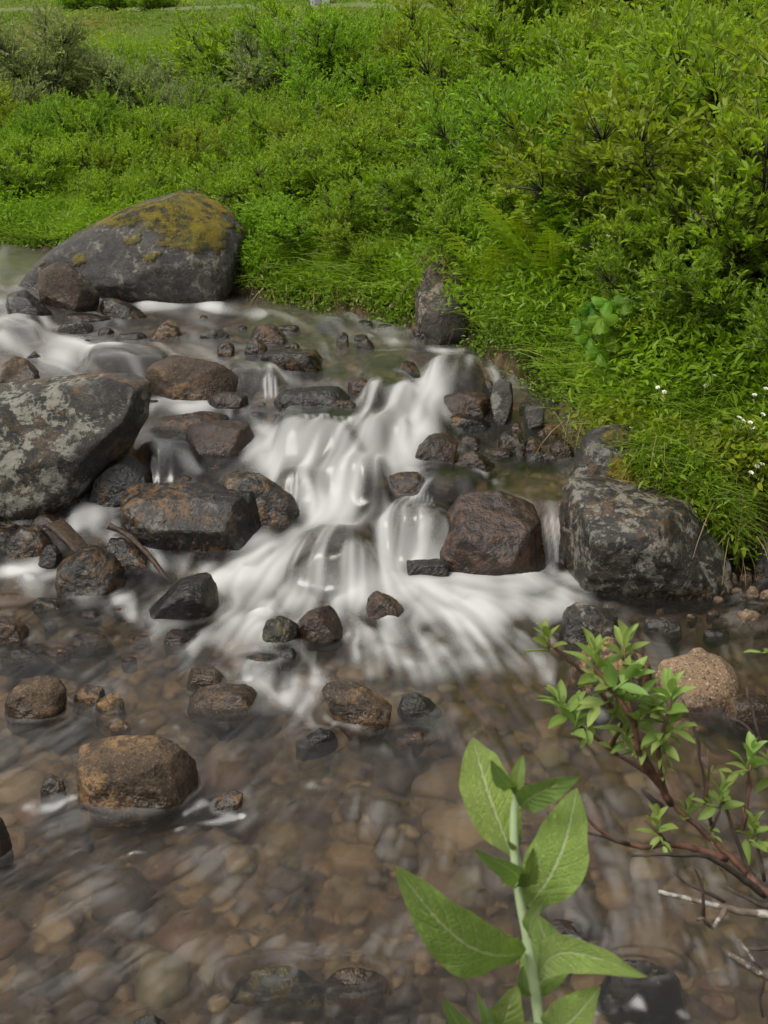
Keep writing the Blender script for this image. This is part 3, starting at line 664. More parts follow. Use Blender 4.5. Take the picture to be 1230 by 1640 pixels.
for k, (b, m, a, v, l) in enumerate([
    ((537, 530, 560, 556), 'dark', .3, 0, 'small black fin of rock in the upper rapids'),
    ((570, 541, 600, 561), 'brown', .2, 0, 'small grey pyramid rock right of the black fin'),
    ((634, 575, 674, 610), 'dark', .3, 0, 'black slanting rock where the upper rapids drop into the cascade'),
    ((590, 572, 650, 590), 'red', .5, 1, 'flat reddish rock awash left of the black slanting rock'),
    ((556, 604, 597, 636), 'brown', .35, 0, 'reddish rock at the top lip of the cascade'),
    ((612, 618, 648, 643), 'brown', .4, 1, 'low pink-brown rock half under water at the cascade lip'),
    ((596, 604, 640, 636), 'dark', .5, 1, 'rounded dark rock with water pouring over it at the lip'),
    ((505, 510, 545, 526), 'dark', .4, 0, 'low dark rock in front of the far grassy bank'),
    ((520, 508, 556, 522), 'slate', .4, 1, 'broad grey rock awash below the far grassy bank'),
    ((440, 519, 482, 534), 'dark', .4, 0, 'low dark rock behind the rounded grey-brown rock'),
    ((318, 526, 368, 546), 'rough', .3, 0, 'low grey rock in the middle of the upper stream'),
    ((348, 546, 376, 574), 'dark', .3, 0, 'black stump-like rock left of the shelf-topped rock'),
    ((450, 548, 482, 560), 'dark', .4, 0, 'low dark stone behind the shelf-topped rock'),
    ((376, 586, 436, 618), 'slate', .5, 1, 'smooth hump with clear water sliding over it'),
    ((330, 624, 398, 656), 'brown', .25, 0, 'low grey-brown rock right of the peaked boulder'),
    ((455, 664, 568, 720), 'slate', .5, 1, 'broad dark rock with a fringe of white water falling off its front'),
    ((528, 640, 572, 660), 'brown', .4, 0, 'small pinkish rock under the blocky rock'),
    ((690, 756, 760, 790), 'red', .5, 1, 'flat reddish rock under a thin sheet of water'),
    ((644, 806, 712, 890), 'red', .5, 1, 'dark rock under the fan of water left of the reddish slab'),
    ((700, 575, 762, 620), 'brown', .5, 1, 'large brown hump under the rapids below the standing stone'),
    ((770, 605, 790, 632), 'dark', .4, 0, 'small dark rock touching the bank beside the upright rock'),
    ((540, 728, 604, 772), 'dark', .5, 1, 'dark stone drowned in the brightest part of the cascade'),
    ((590, 826, 640, 862), 'red', .5, 1, 'small drowned stone above the level dark block in the cascade'),
    ((455, 742, 505, 776), 'dark', .5, 1, 'drowned stone where the cascade spills toward the wedge-shaped rock'),
    ((590, 664, 640, 700), 'brown', .5, 1, 'drowned brown stone high in the cascade'),
    ((236, 700, 300, 740), 'dark', .4, 1, 'flat dark rock under a curtain of water right of the lichened boulder'),
    ((160, 560, 262, 590), 'red', .5, 1, 'long pinkish rock just under the surface of the upper stream'),
    ((14, 520, 50, 545), 'brown', .4, 1, 'brown rock half hidden in the small left fall'),
    ((300, 1066, 362, 1096), 'gold', .35, 0, 'low golden-brown rock in the riffle left of the algae-dotted rock'),
    ((296, 1094, 420, 1140), 'gold', .4, 0, 'long brown rock with one dark end in the riffle'),
    ((390, 1040, 446, 1066), 'mossy', .5, 1, 'submerged yellowish rock beside the small olive stone'),
    ((262, 1006, 306, 1034), 'brown', .4, 0, 'half-sunk brown rock left of the foam tail'),
    ((110, 1000, 176, 1030), 'brown', .5, 1, 'submerged orange-brown rock in the shallows at the left'),
    ((385, 1555, 505, 1590), 'mossy', .35, 1, 'long low rock with yellow specks breaking the surface near the camera'),
    ((520, 1545, 620, 1590), 'gold', .3, 1, 'rusty stone just under the surface right of the yellow-specked rock'),
    ((210, 1625, 270, 1660), 'mossy', .35, 0, 'olive stone at the very bottom edge of the water'),
    ((870, 1470, 938, 1512), 'brown', .4, 0, 'brown rock in the water behind the leafy shoot'),
    ((965, 1505, 1080, 1590), 'dark', .45, 1, 'black rock under a smooth glassy lip of water near the leafy shoot'),
    ((895, 965, 996, 1034), 'rough', .15, 0, 'grey-brown rounded rock between the cascade foot and the still cove'),
    ((1030, 986, 1092, 1014), 'slate', .15, 0, 'flat bluish stone in the still cove'),
    ((1178, 974, 1224, 1004), 'tan', .0, 0, 'pale angular stone in the still cove'),
    ((1150, 1102, 1232, 1162), 'gold', .25, 0, 'dark rock with a pale crown right of the tan boulder'),
    ((1126, 1006, 1170, 1022), 'dark', .4, 0, 'flat wet stone in the still cove beside the pale angular one'),
    ((1205, 858, 1275, 935), 'rough', .15, 0, 'brown rock under the bank at the right edge of the cove'),
    ]):
    rock('rock', m, l, bx(*b, seed=k), depth=.75, p=17, sub=5, allwet=a, veil=bool(v) and b[3] < 985, under=bool(v) and b[3] >= 985, amp=.035)
rock('boulder', 'tan', 'round speckled tan granite boulder at the mouth of the cove',
     [(1046, 1085), (1058, 1058), (1080, 1048), (1130, 1044), (1160, 1048), (1187, 1068), (1180, 1090), (1160, 1118), (1128, 1136), (1090, 1128), (1056, 1112)], depth=.8, p=12, sub=6, amp=.022)
rock('stone', 'tan', 'small pale stone perched behind the round tan granite boulder', [(1098, 1050), (1108, 1038), (1122, 1036), (1136, 1048), (1128, 1058), (1108, 1058)], depth=.8, sub=4, base=1060)
rock('boulder', 'gold', 'brown granite boulder behind the leaves of the willow branch',
     [(906, 1092), (918, 1060), (940, 1032), (972, 1018), (1004, 1022), (1042, 1050), (1048, 1085), (1030, 1108), (980, 1118), (925, 1112)], depth=.8, p=14, sub=6, amp=.03, allwet=.05)
for k, b in enumerate([(1143, 918, 1162, 940), (1160, 915, 1182, 936), (1184, 914, 1204, 932), (1206, 915, 1228, 934), (1196, 938, 1216, 958), (1214, 944, 1240, 962), (1170, 940, 1190, 954), (1148, 944, 1166, 956), (1100, 945, 1122, 958)]):
    rock('stone', 'tan' if k % 3 else 'gold', 'small tan cobble in the row of cobbles at the foot of the cove bank', bx(*b, seed=k), 'cobbles at the foot of the cove bank', depth=.9, sub=4, allwet=.45)
for k, b in enumerate([(0, 400, 22, 416), (28, 404, 52, 420), (16, 418, 36, 434), (40, 396, 58, 408)]):
    rock('stone', 'dark' if k % 2 else 'brown', 'small dark stone on the far shore beyond the upper pool', bx(*b, seed=k), 'stones on the far shore', depth=.9, sub=4, floor='ground')

g = np.random.default_rng(77)
def strew(n, box, sizes, mats, label, group, avoid=0.0, wet=.35):
    k = 0
    for _ in range(n * 12):
        if k >= n: break
        a, b = g.uniform(box[0], box[2]), g.uniform(box[1], box[3]); P_ = at_water(a, b)
        if shore(P_[0], P_[1])[0][0] > -.04: continue
        if any(((P_[0] - c_[0]) / (u_ + .06)) ** 2 + ((P_[1] - c_[1]) / (v_ + .06)) ** 2 < 1 for c_, u_, v_, _, _ in ROCKS): continue
        w = g.uniform(*sizes); h = w * g.uniform(.35, .6)
        rock('stone', mats[k % len(mats)], label, bx(a - w / 2, b - h, a + w / 2, b, seed=k * 7 + int(a)), group, depth=.9, p=18, sub=4, allwet=wet, amp=.04); k += 1
strew(9, (90, 500, 700, 610), (12, 30), ('dark', 'brown', 'dark', 'red', 'rough'), 'small wet stone poking out of the upper rapids', 'small wet stones in the upper rapids')
strew(9, (20, 970, 420, 1180), (14, 34), ('gold', 'brown', 'dark', 'brown'), 'small stone barely breaking the surface of the left shallows', 'small stones in the left shallows')
strew(10, (235, 640, 460, 770), (12, 26), ('dark', 'brown'), 'little stone among the brown rocks of the left channel', 'little stones in the left channel')
strew(12, (700, 640, 900, 745), (10, 24), ('dark', 'brown', 'rough'), 'little dark stone in the rubble of the side nook', 'rubble of the side nook')
strew(26, (1085, 905, 1290, 968), (12, 26), ('tan', 'gold', 'brown', 'gold'), 'small cobble in the shallows under the bank right of the big boulder', 'cobbles in the bank shallows')
strew(12, (960, 930, 1225, 1010), (12, 26), ('tan', 'gold', 'brown'), 'small tan stone in the still water of the cove', 'small stones in the cove')

# cobbles lying on the bed, seen through the water
g = np.random.default_rng(5); bag = Bag()
dv, fv = ico(2)
cnt = 0
while cnt < 2600:
    D_ = g.uniform(.9, 7.5); x = g.uniform(-.46, .46) * (D_ + 1.0); y = D_
    if shore(x, y)[0][0] > -.03: continue
    s = min(.10, .024 * g.pareto(2.0) + .016)
    z = ground_z(x, y)[0]
    v = dv * (1 + .38 * vnoise(dv * 1.9 + g.uniform(0, 90, 3), cnt)[:, None]) * np.array([s, s * g.uniform(.6, 1), s * g.uniform(.3, .55)])
    a = g.uniform(0, 6.28); ca, sa = math.cos(a), math.sin(a)
    v = np.stack([v[:, 0] * ca - v[:, 1] * sa, v[:, 0] * sa + v[:, 1] * ca, v[:, 2]], -1)
    zt = min(z + s * .12, water_level(x, y) - .015 - s * .3)
    bag.add(v + (x, y, zt), None, fv, tint=g.random()); cnt += 1
t = NT('bed_cobble'); pos = t.n('NewGeometry').outputs['Position']
cc = t.ramp(t.attr('tint'), [(0, (.045, .034, .024)), (.16, (.13, .082, .038)), (.32, (.19, .118, .046)), (.48, (.08, .064, .05)), (.62, (.22, .155, .074)), (.74, (.12, .064, .036)), (.86, (.14, .115, .055)), (.94, (.05, .043, .038))], 'CONSTANT')
cc = t.mix(t.math('MULTIPLY', t.noise(pos, 40, 5, .65), .55), cc, (.05, .038, .028))
gm = t.surf(t.n('BsdfPrincipled', {'Base Color': cc, 'Roughness': .7, 'Normal': t.bump(t.noise(pos, 50, 4), .4, .01)}).outputs[0])
tag(link('bed_cobbles', bag.mesh('bed_cobbles', [gm])), 'brown and ochre cobbles covering the stream bed', kind='stuff')
# ------------------------------------------------------------------ the running water
NR, NC = 900, 620
tan_a = np.linspace(math.tan(R(56)), math.tan(R(6.2)), NR)
wy = 1.72 / tan_a
wu = np.linspace(-.50, .62, NC)
S_ = np.sqrt(wy ** 2 + 1.72 ** 2)
X = wu[None] * S_[:, None]; Y = np.repeat(wy[:, None], NC, 1)
Z = water_level(X.ravel(), Y.ravel()).reshape(NR, NC)

# flow: guide vectors along the stream, blended, then turned aside by every stone that stands in it
GUIDE = [(30, 480, .5, 1), (60, 540, .7, .6), (150, 565, 1, .2), (300, 500, 1, .12), (330, 560, 1, .3), (440, 600, .6, .5), (560, 520, .8, .4), (640, 560, .5, .7),
    (720, 590, -.1, 1), (680, 640, -.55, 1), (640, 700, -.55, 1), (430, 625, -.5, .6), (480, 680, .1, 1), (440, 660, .2, 1), (270, 655, .9, .3), (300, 745, -.8, .4), (560, 770, -.5, 1),
    (470, 745, -.8, .7), (520, 840, -.6, 1), (430, 930, -.8, .8), (350, 1000, -.7, .8), (620, 880, .1, 1), (600, 940, -.1, 1), (700, 950, .9, .35), (800, 950, 1, .3), (860, 1000, .6, .8),
    (760, 1030, .8, .6), (680, 1060, .6, .6), (880, 1110, .35, 1), (950, 1200, .5, 1), (820, 1180, .4, 1), (700, 1220, .3, .7), (540, 1200, .1, .6), (450, 1090, -.3, .8), (300, 1050, -.7, .6),
    (100, 1060, -.8, .4), (150, 1150, -.1, .7), (260, 1330, -.7, .35), (420, 1300, -.6, .4), (500, 1450, -.6, .45), (200, 1500, -.8, .4), (100, 1620, -.8, .3), (600, 1600, -.4, .55), (830, 1450, -.05, .8), (60, 1300, -.7, .4), (350, 1200, -.5, .5), (650, 1350, -.2, .7),
    (960, 1440, .3, .8), (1060, 1560, .4, 1), (1150, 1350, .5, .8), (1160, 1150, .3, .4), (1100, 980, -.7, .2), (880, 860, .05, 1), (790, 745, -.7, .45), (850, 780, .4, .8), (690, 850, -.5, 1),
    (120, 850, -.6, .9), (220, 880, .5, .9), (40, 910, -.9, .4), (150, 1000, -.6, .4)]
gp, gv = [], []
for a, b, u, v in GUIDE:
    P0 = at_water(a, b); P1 = at_water(a + u * 8, b + v * 8); d = (P1 - P0)[:2]
    gp.append(P0[:2]); gv.append(d / (np.linalg.norm(d) + 1e-9))
FX = np.zeros_like(X); FY = np.zeros_like(X); WW = np.zeros_like(X)
for p_, v_ in zip(gp, gv):
    w = 1 / (((X - p_[0]) ** 2 + (Y - p_[1]) ** 2) + .02 + .22 * smooth(3.9, 3.2, Y)) ** 1.5
    FX += w * v_[0]; FY += w * v_[1]; WW += w
FX /= WW; FY /= WW
rockm = np.zeros_like(X)                          # closeness to a standing stone
wake = np.zeros_like(X)
for c_, a_, b_, veil, _ in ROCKS:
    if veil: continue
    dx, dy = (X - c_[0]) / (a_ + .01), (Y - c_[1]) / (b_ + .01)
    d = np.sqrt(dx ** 2 + dy ** 2) + 1e-6
    k = smooth(2.0, 1.0, d)
    nx, ny = dx / d / (a_ + .01), dy / d / (b_ + .01); nn = np.hypot(nx, ny); nx, ny = nx / nn, ny / nn
    dot = FX * nx + FY * ny
    FX -= k * dot * nx; FY -= k * dot * ny
    rockm = np.maximum(rockm, smooth(1.35, 1.0, d))
nrm = np.hypot(FX, FY) + 1e-9; FX /= nrm; FY /= nrm

# drag noise along the flow: long silky threads
dYdj = np.gradient(wy)[:, None]; du = wu[1] - wu[0]
dSdy = (wy / S_)[:, None]
VI = (FX - wu[None] * dSdy * FY) / S_[:, None] / du; VJ = FY / dYdj
sp = np.hypot(VI, VJ) + 1e-9; VI, VJ = VI / sp, VJ / sp
def bil(A, j, i):
    j = np.clip(j, 0, NR - 1.001); i = np.clip(i, 0, NC - 1.001)
    j0 = j.astype(int); i0 = i.astype(int); fj = j - j0; fi = i - i0
    return (A[j0, i0] * (1 - fj) * (1 - fi) + A[j0 + 1, i0] * fj * (1 - fi) + A[j0, i0 + 1] * (1 - fj) * fi + A[j0 + 1, i0 + 1] * fj * fi)
def blur(A, n):
    for _ in range(n):
        A = (np.roll(A, 1, 0) + 2 * A + np.roll(A, -1, 0)) / 4; A = (np.roll(A, 1, 1) + 2 * A + np.roll(A, -1, 1)) / 4
    return A
def lic(N, steps, h):
    jj, ii = np.meshgrid(np.arange(NR, dtype=float), np.arange(NC, dtype=float), indexing='ij')
    acc = N.copy(); wt = 1.0
    for sgn in (1, -1):
        j, i = jj.copy(), ii.copy()
        for k in range(steps):
            vj, vi = bil(VJ, j, i), bil(VI, j, i)
            j = j + sgn * h * vj; i = i + sgn * h * vi
            w = .5 + .5 * math.cos(math.pi * (k + 1) / (steps + 1))
            acc += w * bil(N, j, i); wt += w
    return acc / wt
def norm01(A, lo=2, hi=98):
    a, b = np.percentile(A, [lo, hi]); return np.clip((A - a) / (b - a), 0, 1)
gw = np.random.default_rng(2)
fine = norm01(lic(blur(gw.random((NR, NC)), 2), 13, 1.5))
def coarse_noise(k, seed):
    g2 = np.random.default_rng(seed); s = g2.random((NR // k + 3, NC // k + 3))
    j = np.arange(NR) / k; i = np.arange(NC) / k; J, I = np.meshgrid(j, i, indexing='ij')
    j0, i0 = J.astype(int), I.astype(int); fj, fi = J - j0, I - i0; fj = fj * fj * (3 - 2 * fj); fi = fi * fi * (3 - 2 * fi)
    return s[j0, i0] * (1 - fj) * (1 - fi) + s[j0 + 1, i0] * fj * (1 - fi) + s[j0, i0 + 1] * (1 - fj) * fi + s[j0 + 1, i0 + 1] * fj * fi
mid_ = norm01(lic(coarse_noise(6, 3), 10, 2.2))
broad = norm01(lic(coarse_noise(17, 4), 12, 4.5))
streak = .40 * fine + .38 * mid_ + .22 * broad

# where the water is whipped white: strokes laid down along the stream
FOAM = [((656, 612), (690, 640), 28, .7), ((690, 640), (640, 690), 46, 1), ((640, 690), (590, 745), 62, 1.05), ((590, 735), (440, 735), 40, .95), ((440, 735), (415, 728), 30, .8),
    ((585, 745), (500, 850), 62, 1.05), ((500, 850), (420, 925), 55, 1), ((420, 925), (360, 950), 34, .8), ((420, 940), (390, 1000), 44, .9), ((360, 1000), (320, 1025), 22, .75),
    ((610, 830), (625, 900), 42, .95), ((560, 940), (640, 940), 46, 1), ((640, 930), (720, 950), 40, 1), ((720, 950), (860, 935), 40, 1), ((860, 930), (920, 920), 26, .7), ((690, 975), (880, 975), 46, .9),
    ((640, 1010), (760, 1020), 24, .6), ((800, 1010), (880, 1060), 44, .6), ((130, 830), (195, 872), 26, .6), ((225, 890), (330, 915), 22, .5), ((640, 1000), (780, 1010), 34, .65), ((330, 1020), (450, 1000), 30, .55), ((880, 945), (945, 935), 22, .55), ((560, 985), (590, 1010), 22, .6), ((480, 960), (560, 950), 36, .9),
    ((10, 500), (30, 530), 34, .95), ((30, 535), (110, 560), 30, .9), ((110, 560), (180, 566), 18, .6), ((95, 520), (85, 500), 14, .8), ((232, 496), (350, 494), 13, .9), ((350, 495), (420, 505), 11, .5), ((0, 560), (50, 560), 22, .6),
    ((244, 655), (320, 652), 18, .85), ((320, 652), (360, 665), 14, .55), ((412, 612), (436, 636), 16, .6), ((440, 615), (500, 606), 12, .6), ((400, 660), (440, 690), 20, .45), ((430, 695), (460, 730), 22, .7),
    ((480, 700), (550, 715), 14, .5), ((580, 655), (640, 650), 16, .6), ((120, 840), (180, 825), 26, .85), ((180, 850), (215, 880), 18, .6), ((0, 915), (60, 905), 22, .9), ((60, 930), (110, 912), 12, .6), ((240, 880), (255, 860), 14, .6),
    ((255, 748), (310, 745), 16, .75), ((320, 748), (360, 735), 12, .5), ((240, 905), (300, 905), 14, .55), ((190, 950), (210, 985), 14, .6),
    ((760, 612), (790, 600), 14, .8), ((700, 560), (740, 560), 10, .5), ((720, 575), (780, 590), 22, .35), ((600, 545), (690, 555), 10, .5), ((545, 565), (575, 560), 8, .7), ((520, 545), (530, 550), 8, .4),
    ((756, 722), (820, 740), 8, .8), ((690, 765), (640, 752), 12, .6), ((770, 760), (700, 790), 14, .45), ((665, 830), (672, 878), 26, .75), ((650, 870), (660, 900), 22, .8), ((690, 800), (655, 820), 14, .6),
    ((876, 826), (884, 900), 13, .95), ((880, 900), (905, 918), 18, .8), ((800, 768), (850, 775), 8, .3), ((700, 790), (690, 830), 12, .4),
    ((540, 1090), (470, 1085), 20, .45), ((470, 1110), (520, 1150), 20, .45), ((540, 1165), (590, 1180), 10, .5), ((560, 1040), (500, 1065), 18, .5), ((560, 1030), (700, 1060), 18, .35),
    ((280, 1332), (380, 1305), 6, .6), ((450, 1262), (540, 1255), 8, .5), ((300, 1305), (330, 1290), 8, .35), ((60, 1290), (110, 1285), 10, .4), ((215, 1370), (235, 1368), 6, .35), ((280, 1170), (300, 1200), 10, .3),
    ((150, 1155), (215, 1150), 6, .35), ((400, 1050), (410, 1080), 14, .4), ((960, 1140), (940, 1190), 14, .4), ((870, 1090), (890, 1130), 16, .4), ((1020, 1600), (1090, 1610), 14, .5), ((880, 1505), (930, 1515), 8, .5), ((1000, 1615), (900, 1630), 14, .3),
    ((330, 1050), (560, 1030), 60, .26), ((600, 1045), (880, 1050), 52, .28), ((250, 1000), (330, 940), 40, .25), ((440, 1100), (560, 1120), 44, .22), ((860, 980), (930, 960), 34, .3), ((60, 940), (160, 970), 36, .25), ((1140, 1015), (1200, 1020), 4, .3), ((380, 1000), (300, 1010), 18, .3), ((540, 1590), (600, 1580), 8, .3), ((520, 1000), (560, 1015), 14, .5)]
PXu, PYv = to_px(np.stack([X.ravel(), Y.ravel(), Z.ravel()], -1)); PXu = PXu.reshape(NR, NC); PYv = PYv.reshape(NR, NC)
foam = np.zeros_like(X)
lumpA = norm01(blur(coarse_noise(9, 21), 2)) - .5; lumpB = norm01(blur(coarse_noise(23, 22), 3)) - .5
wn1, wn2 = blur(coarse_noise(14, 31) - .5, 2), blur(coarse_noise(14, 32) - .5, 2)
PXw = PXu + wn1 * 34; PYw = PYv + wn2 * 26
for (a0, b0), (a1, b1), r_, st_ in FOAM:
    ux, uy = a1 - a0, b1 - b0
    r_ = r_ * 1.02
    t_ = np.clip(((PXu - a0) * ux + (PYv - b0) * uy) / (ux * ux + uy * uy + 1e-6), 0, 1)
    d = np.hypot(PXw - a0 - t_ * ux, (PYw - b0 - t_ * uy) * 1.15) / r_
    fo = st_ * smooth(1.5, .05, d); foam = 1 - (1 - foam) * (1 - np.clip(fo, 0, .97)) if False else np.maximum(foam, fo) + .25 * np.minimum(foam, fo) * (1 - np.maximum(foam, fo)).clip(0)
CLEAR = [((465, 668), (560, 684), 34, .9), ((330, 600), (400, 600), 24, .6), ((570, 640), (610, 680), 16, .45), ((560, 720), (580, 750), 10, .35), ((470, 780), (520, 790), 10, .35), ((610, 800), (600, 850), 9, .4), ((400, 905), (440, 890), 9, .35), ((690, 775), (740, 775), 24, .7), ((500, 880), (570, 880), 30, .55), ((440, 800), (475, 835), 16, .5), ((560, 560), (650, 580), 26, .6),
    ((420, 655), (445, 680), 10, .5), ((520, 960), (600, 900), 10, .3), ((640, 830), (650, 800), 14, .5), ((730, 590), (750, 580), 30, .5), ((590, 800), (570, 830), 12, .35), ((700, 1000), (800, 1030), 16, .4), ((430, 640), (560, 665), 12, .5), ((255, 700), (300, 720), 26, .6), ((455, 985), (530, 970), 10, .4), ((640, 640), (655, 620), 12, .4)]
for (a0, b0), (a1, b1), r_, st_ in CLEAR:
    ux, uy = a1 - a0, b1 - b0; t_ = np.clip(((PXw - a0) * ux + (PYw - b0) * uy) / (ux * ux + uy * uy), 0, 1)
    foam *= 1 - st_ * smooth(1.5, .2, np.hypot(PXw - a0 - t_ * ux, PYw - b0 - t_ * uy) / r_)
# thin white lips falling off the front of drowned stones
for a0, a1, b0, b1, n_ in ((485, 565, 694, 722, 7), (655, 692, 826, 870, 6), (214, 232, 850, 880, 3), (420, 445, 625, 640, 3), (462, 478, 790, 830, 3), (866, 898, 826, 904, 3)):
    for k in range(n_):
        xa = a0 + (a1 - a0) * (k + .5) / n_; w_ = (a1 - a0) / n_ * .42
        foam = np.maximum(foam, .85 * smooth(1.3, .2, np.abs(PXu - xa - (PYv - b0) * .12) / w_) * smooth(b0 - 5, b0 + 3, PYv) * smooth(b1 + 6, b1 - 6, PYv))
# the steeper the water, the whiter
gz_ = np.abs(np.gradient(Z, axis=0) / dYdj)
foam = np.maximum(foam, .22 * smooth(.25, .6, gz_))

# water standing over drowned stones
bump_ = np.full_like(Z, -9.0)
for c_, a_, b_, veil, W_ in ROCKS:
    if not veil: continue
    x_, y_, z_ = W_[:, 0], W_[:, 1], W_[:, 2]
    jf = np.interp(1.72 / y_, tan_a[::-1], np.arange(NR)[::-1]); i_f = (x_ / np.sqrt(y_ ** 2 + 1.72 ** 2) - wu[0]) / du
    for oj in range(-4, 5):
        for oi in range(-4, 5):
            jj_ = np.clip(np.round(jf) + oj, 0, NR - 1).astype(int); ii_ = np.clip(np.round(i_f) + oi, 0, NC - 1).astype(int)
            np.maximum.at(bump_, (jj_, ii_), z_ + .006)
for _ in range(3):
    for ax_ in (0, 1): bump_ = np.maximum(bump_, np.maximum(np.roll(bump_, 1, ax_), np.roll(bump_, -1, ax_)))
for _ in range(3):
    for ax_ in (0, 1):
        e_ = np.minimum(np.roll(bump_, 1, ax_), np.roll(bump_, -1, ax_)); bump_ = np.minimum(bump_, np.where(e_ < -5, e_, 9))
has = bump_ > -5
bz = np.where(has, np.maximum(bump_, Z), Z)
over = smooth(.003, .03, bz - Z)
bz = np.maximum(blur(bz, 5), np.where(has, blur(np.where(has, bump_, Z), 3), -9))
bz = blur(bz, 4)
Zw = np.maximum(Z, bz)
veilm = blur(over, 6)

cas = blur(smooth(.35, .9, foam), 8)
lump = norm01(lic(coarse_noise(24, 9), 8, 2.5)) - .5
Zw = Zw + ((fine - .5) * (.0011 * Y + .002 * cas) + (mid_ - .5) * (.0030 * Y + .001 * cas)) * (.55 + .45 * np.minimum(1, 4 / Y)) + cas * (.018 + .012 * lump + .009 * lumpA + .012 * lumpB) + lumpA * .005 + lumpB * .006 + (broad - .5) * .004
Zw = Zw + rockm * .004

thread = .55 * fine + .45 * mid_
soft = norm01(blur(fine, 2)); tex = .55 * (soft - .5) + .34 * (mid_ - .5) + .55 * lumpA + .60 * lumpB
a_f = foam * (.80 + .42 * tex) + tex * .80 * np.clip(foam * 2.6, 0, 1) * (1.2 - foam)
a_f = np.where(veilm > .02, a_f * (1 - .35 * veilm) + veilm * smooth(.52, .92, thread) * np.clip(.9 * blur(foam, 12), 0, .32), a_f)
sheen_haze = (.012 + .03 * smooth(4.6, 6.2, Y) + (.12 + .08 * smooth(4.6, 6.0, Y)) * smooth(.42, 1.05, .6 * fine + .4 * mid_ + .5 * lumpB) * smooth(-.3, .4, lumpA + lumpB)) * smooth(.2, 1.5, Y)            # faint bubbles, plus the sky's grey sheen painted in as pale haze
alpha = np.clip(np.maximum(np.clip(a_f * 1.04 - .03, 0, 1) ** 1.15 , sheen_haze), 0, .97)
alpha[0] = alpha[-1] = 0
water = link('stream_water', mesh_np('stream_water', xyz(X.ravel(), Y.ravel(), Zw.ravel()), [grid_faces(NR, NC)], [M['water']], {'foam': alpha.ravel(), 'streak': streak.ravel()}))  # foam attribute holds the froth and the painted sheen haze
tag(water, 'clear brown stream running white over the cascade', kind='structure')
# ------------------------------------------------------------------ leaves
def unit(A): return A / (np.linalg.norm(A, axis=-1, keepdims=True) + 1e-9)
def leaves(base, dirn, length, width, g, droop=.15, fold=.25, up=(0, 0, 1), roll=.5):
    """many lance-shaped leaves: base points, directions, lengths -> verts (N*6,3), quads"""
    N = len(base); d = unit(dirn); side = unit(np.cross(d, np.array(up, float) + g.normal(size=(N, 3)) * roll)); nor = np.cross(side, d)
    L = np.asarray(length, float)[:, None]; Wd = np.asarray(width, float)[:, None]
    q = lambda a, s, h: base + d * L * a + side * Wd * s + nor * (Wd * fold * abs(s) * 2 - L * droop * a * a + h)
    V = np.stack([q(0, 0, 0), q(.34, .5, 0), q(.70, .40, 0), q(1, 0, 0), q(.70, -.40, 0), q(.34, -.5, 0)], 1).reshape(-1, 3)
    i = np.arange(N)[:, None] * 6
    Q = np.concatenate([i + np.array([[0, 1, 2, 3]]), i + np.array([[0, 3, 4, 5]])])
    return V, Q
def blades(base, dirn, length, width, g, bend=.5):
    N = len(base); d = unit(dirn); hd = g.normal(size=(N, 3)); hd[:, 2] = 0; hd = unit(hd); side = unit(np.cross(d, hd + .01))
    L = np.asarray(length, float)[:, None]; Wd = np.asarray(width, float)[:, None]
    V = []
    for a, w in ((0, .5), (.4, .45), (.75, .3), (1.0, .04)):
        c = base + d * L * (a - .25 * bend * a * a) + hd * L * bend * a * a * .8 - np.array([0, 0, 1]) * L * bend * .25 * a ** 3
        V += [c + side * Wd * w, c - side * Wd * w]
    V = np.stack(V, 1).reshape(-1, 3); i = np.arange(N)[:, None] * 8
    Q = np.concatenate([i + np.array([[2 * k, 2 * k + 1, 2 * k + 3, 2 * k + 2]]) for k in range(3)])
    return V, Q
def sph(g, n, up=0.0):
    v = g.normal(size=(n, 3)); v = unit(v); v[:, 2] += up; return unit(v)

# ------------------------------------------------------------------ undergrowth of the bank (nobody could count it)
g = np.random.default_rng(11)
def scatter(n, r0, r1, a0=-27, a1=31, smin=.02):
    """points on the land, as dense as 1/r^2"""
    a = np.radians(g.uniform(a0, a1, n)); r = np.exp(g.uniform(math.log(r0), math.log(r1), n))
    x, y = r * np.sin(a), r * np.cos(a)
    s = np.concatenate([shore(x[i:i + 40000], y[i:i + 40000])[0] for i in range(0, n, 40000)])
    k = (s > smin) & (y > 2.2); return x[k], y[k], s[k], r[k]
def gzz(x, y): return np.concatenate([ground_z(x[i:i + 40000], y[i:i + 40000]) for i in range(0, len(x), 40000)])
# boulders keep the plants off
KEEP = [(-1.95, 8.3, .62), (-1.55, 8.15, .5), (1.02, 4.35, .36)]
for a_, b_, r_ in ((805, 515, .20), (890, 510, .26), (945, 490, .20), (850, 470, .2), (1000, 560, .26), (985, 590, .16)):
    P_ = at_ground(a_, b_); KEEP.append((P_[0], P_[1], r_))
def off_rocks(x, y, n=99):
    k = np.ones(len(x), bool)
    for a, b, r_ in KEEP[:n]: k &= np.hypot(x - a, y - b) > r_
    return k

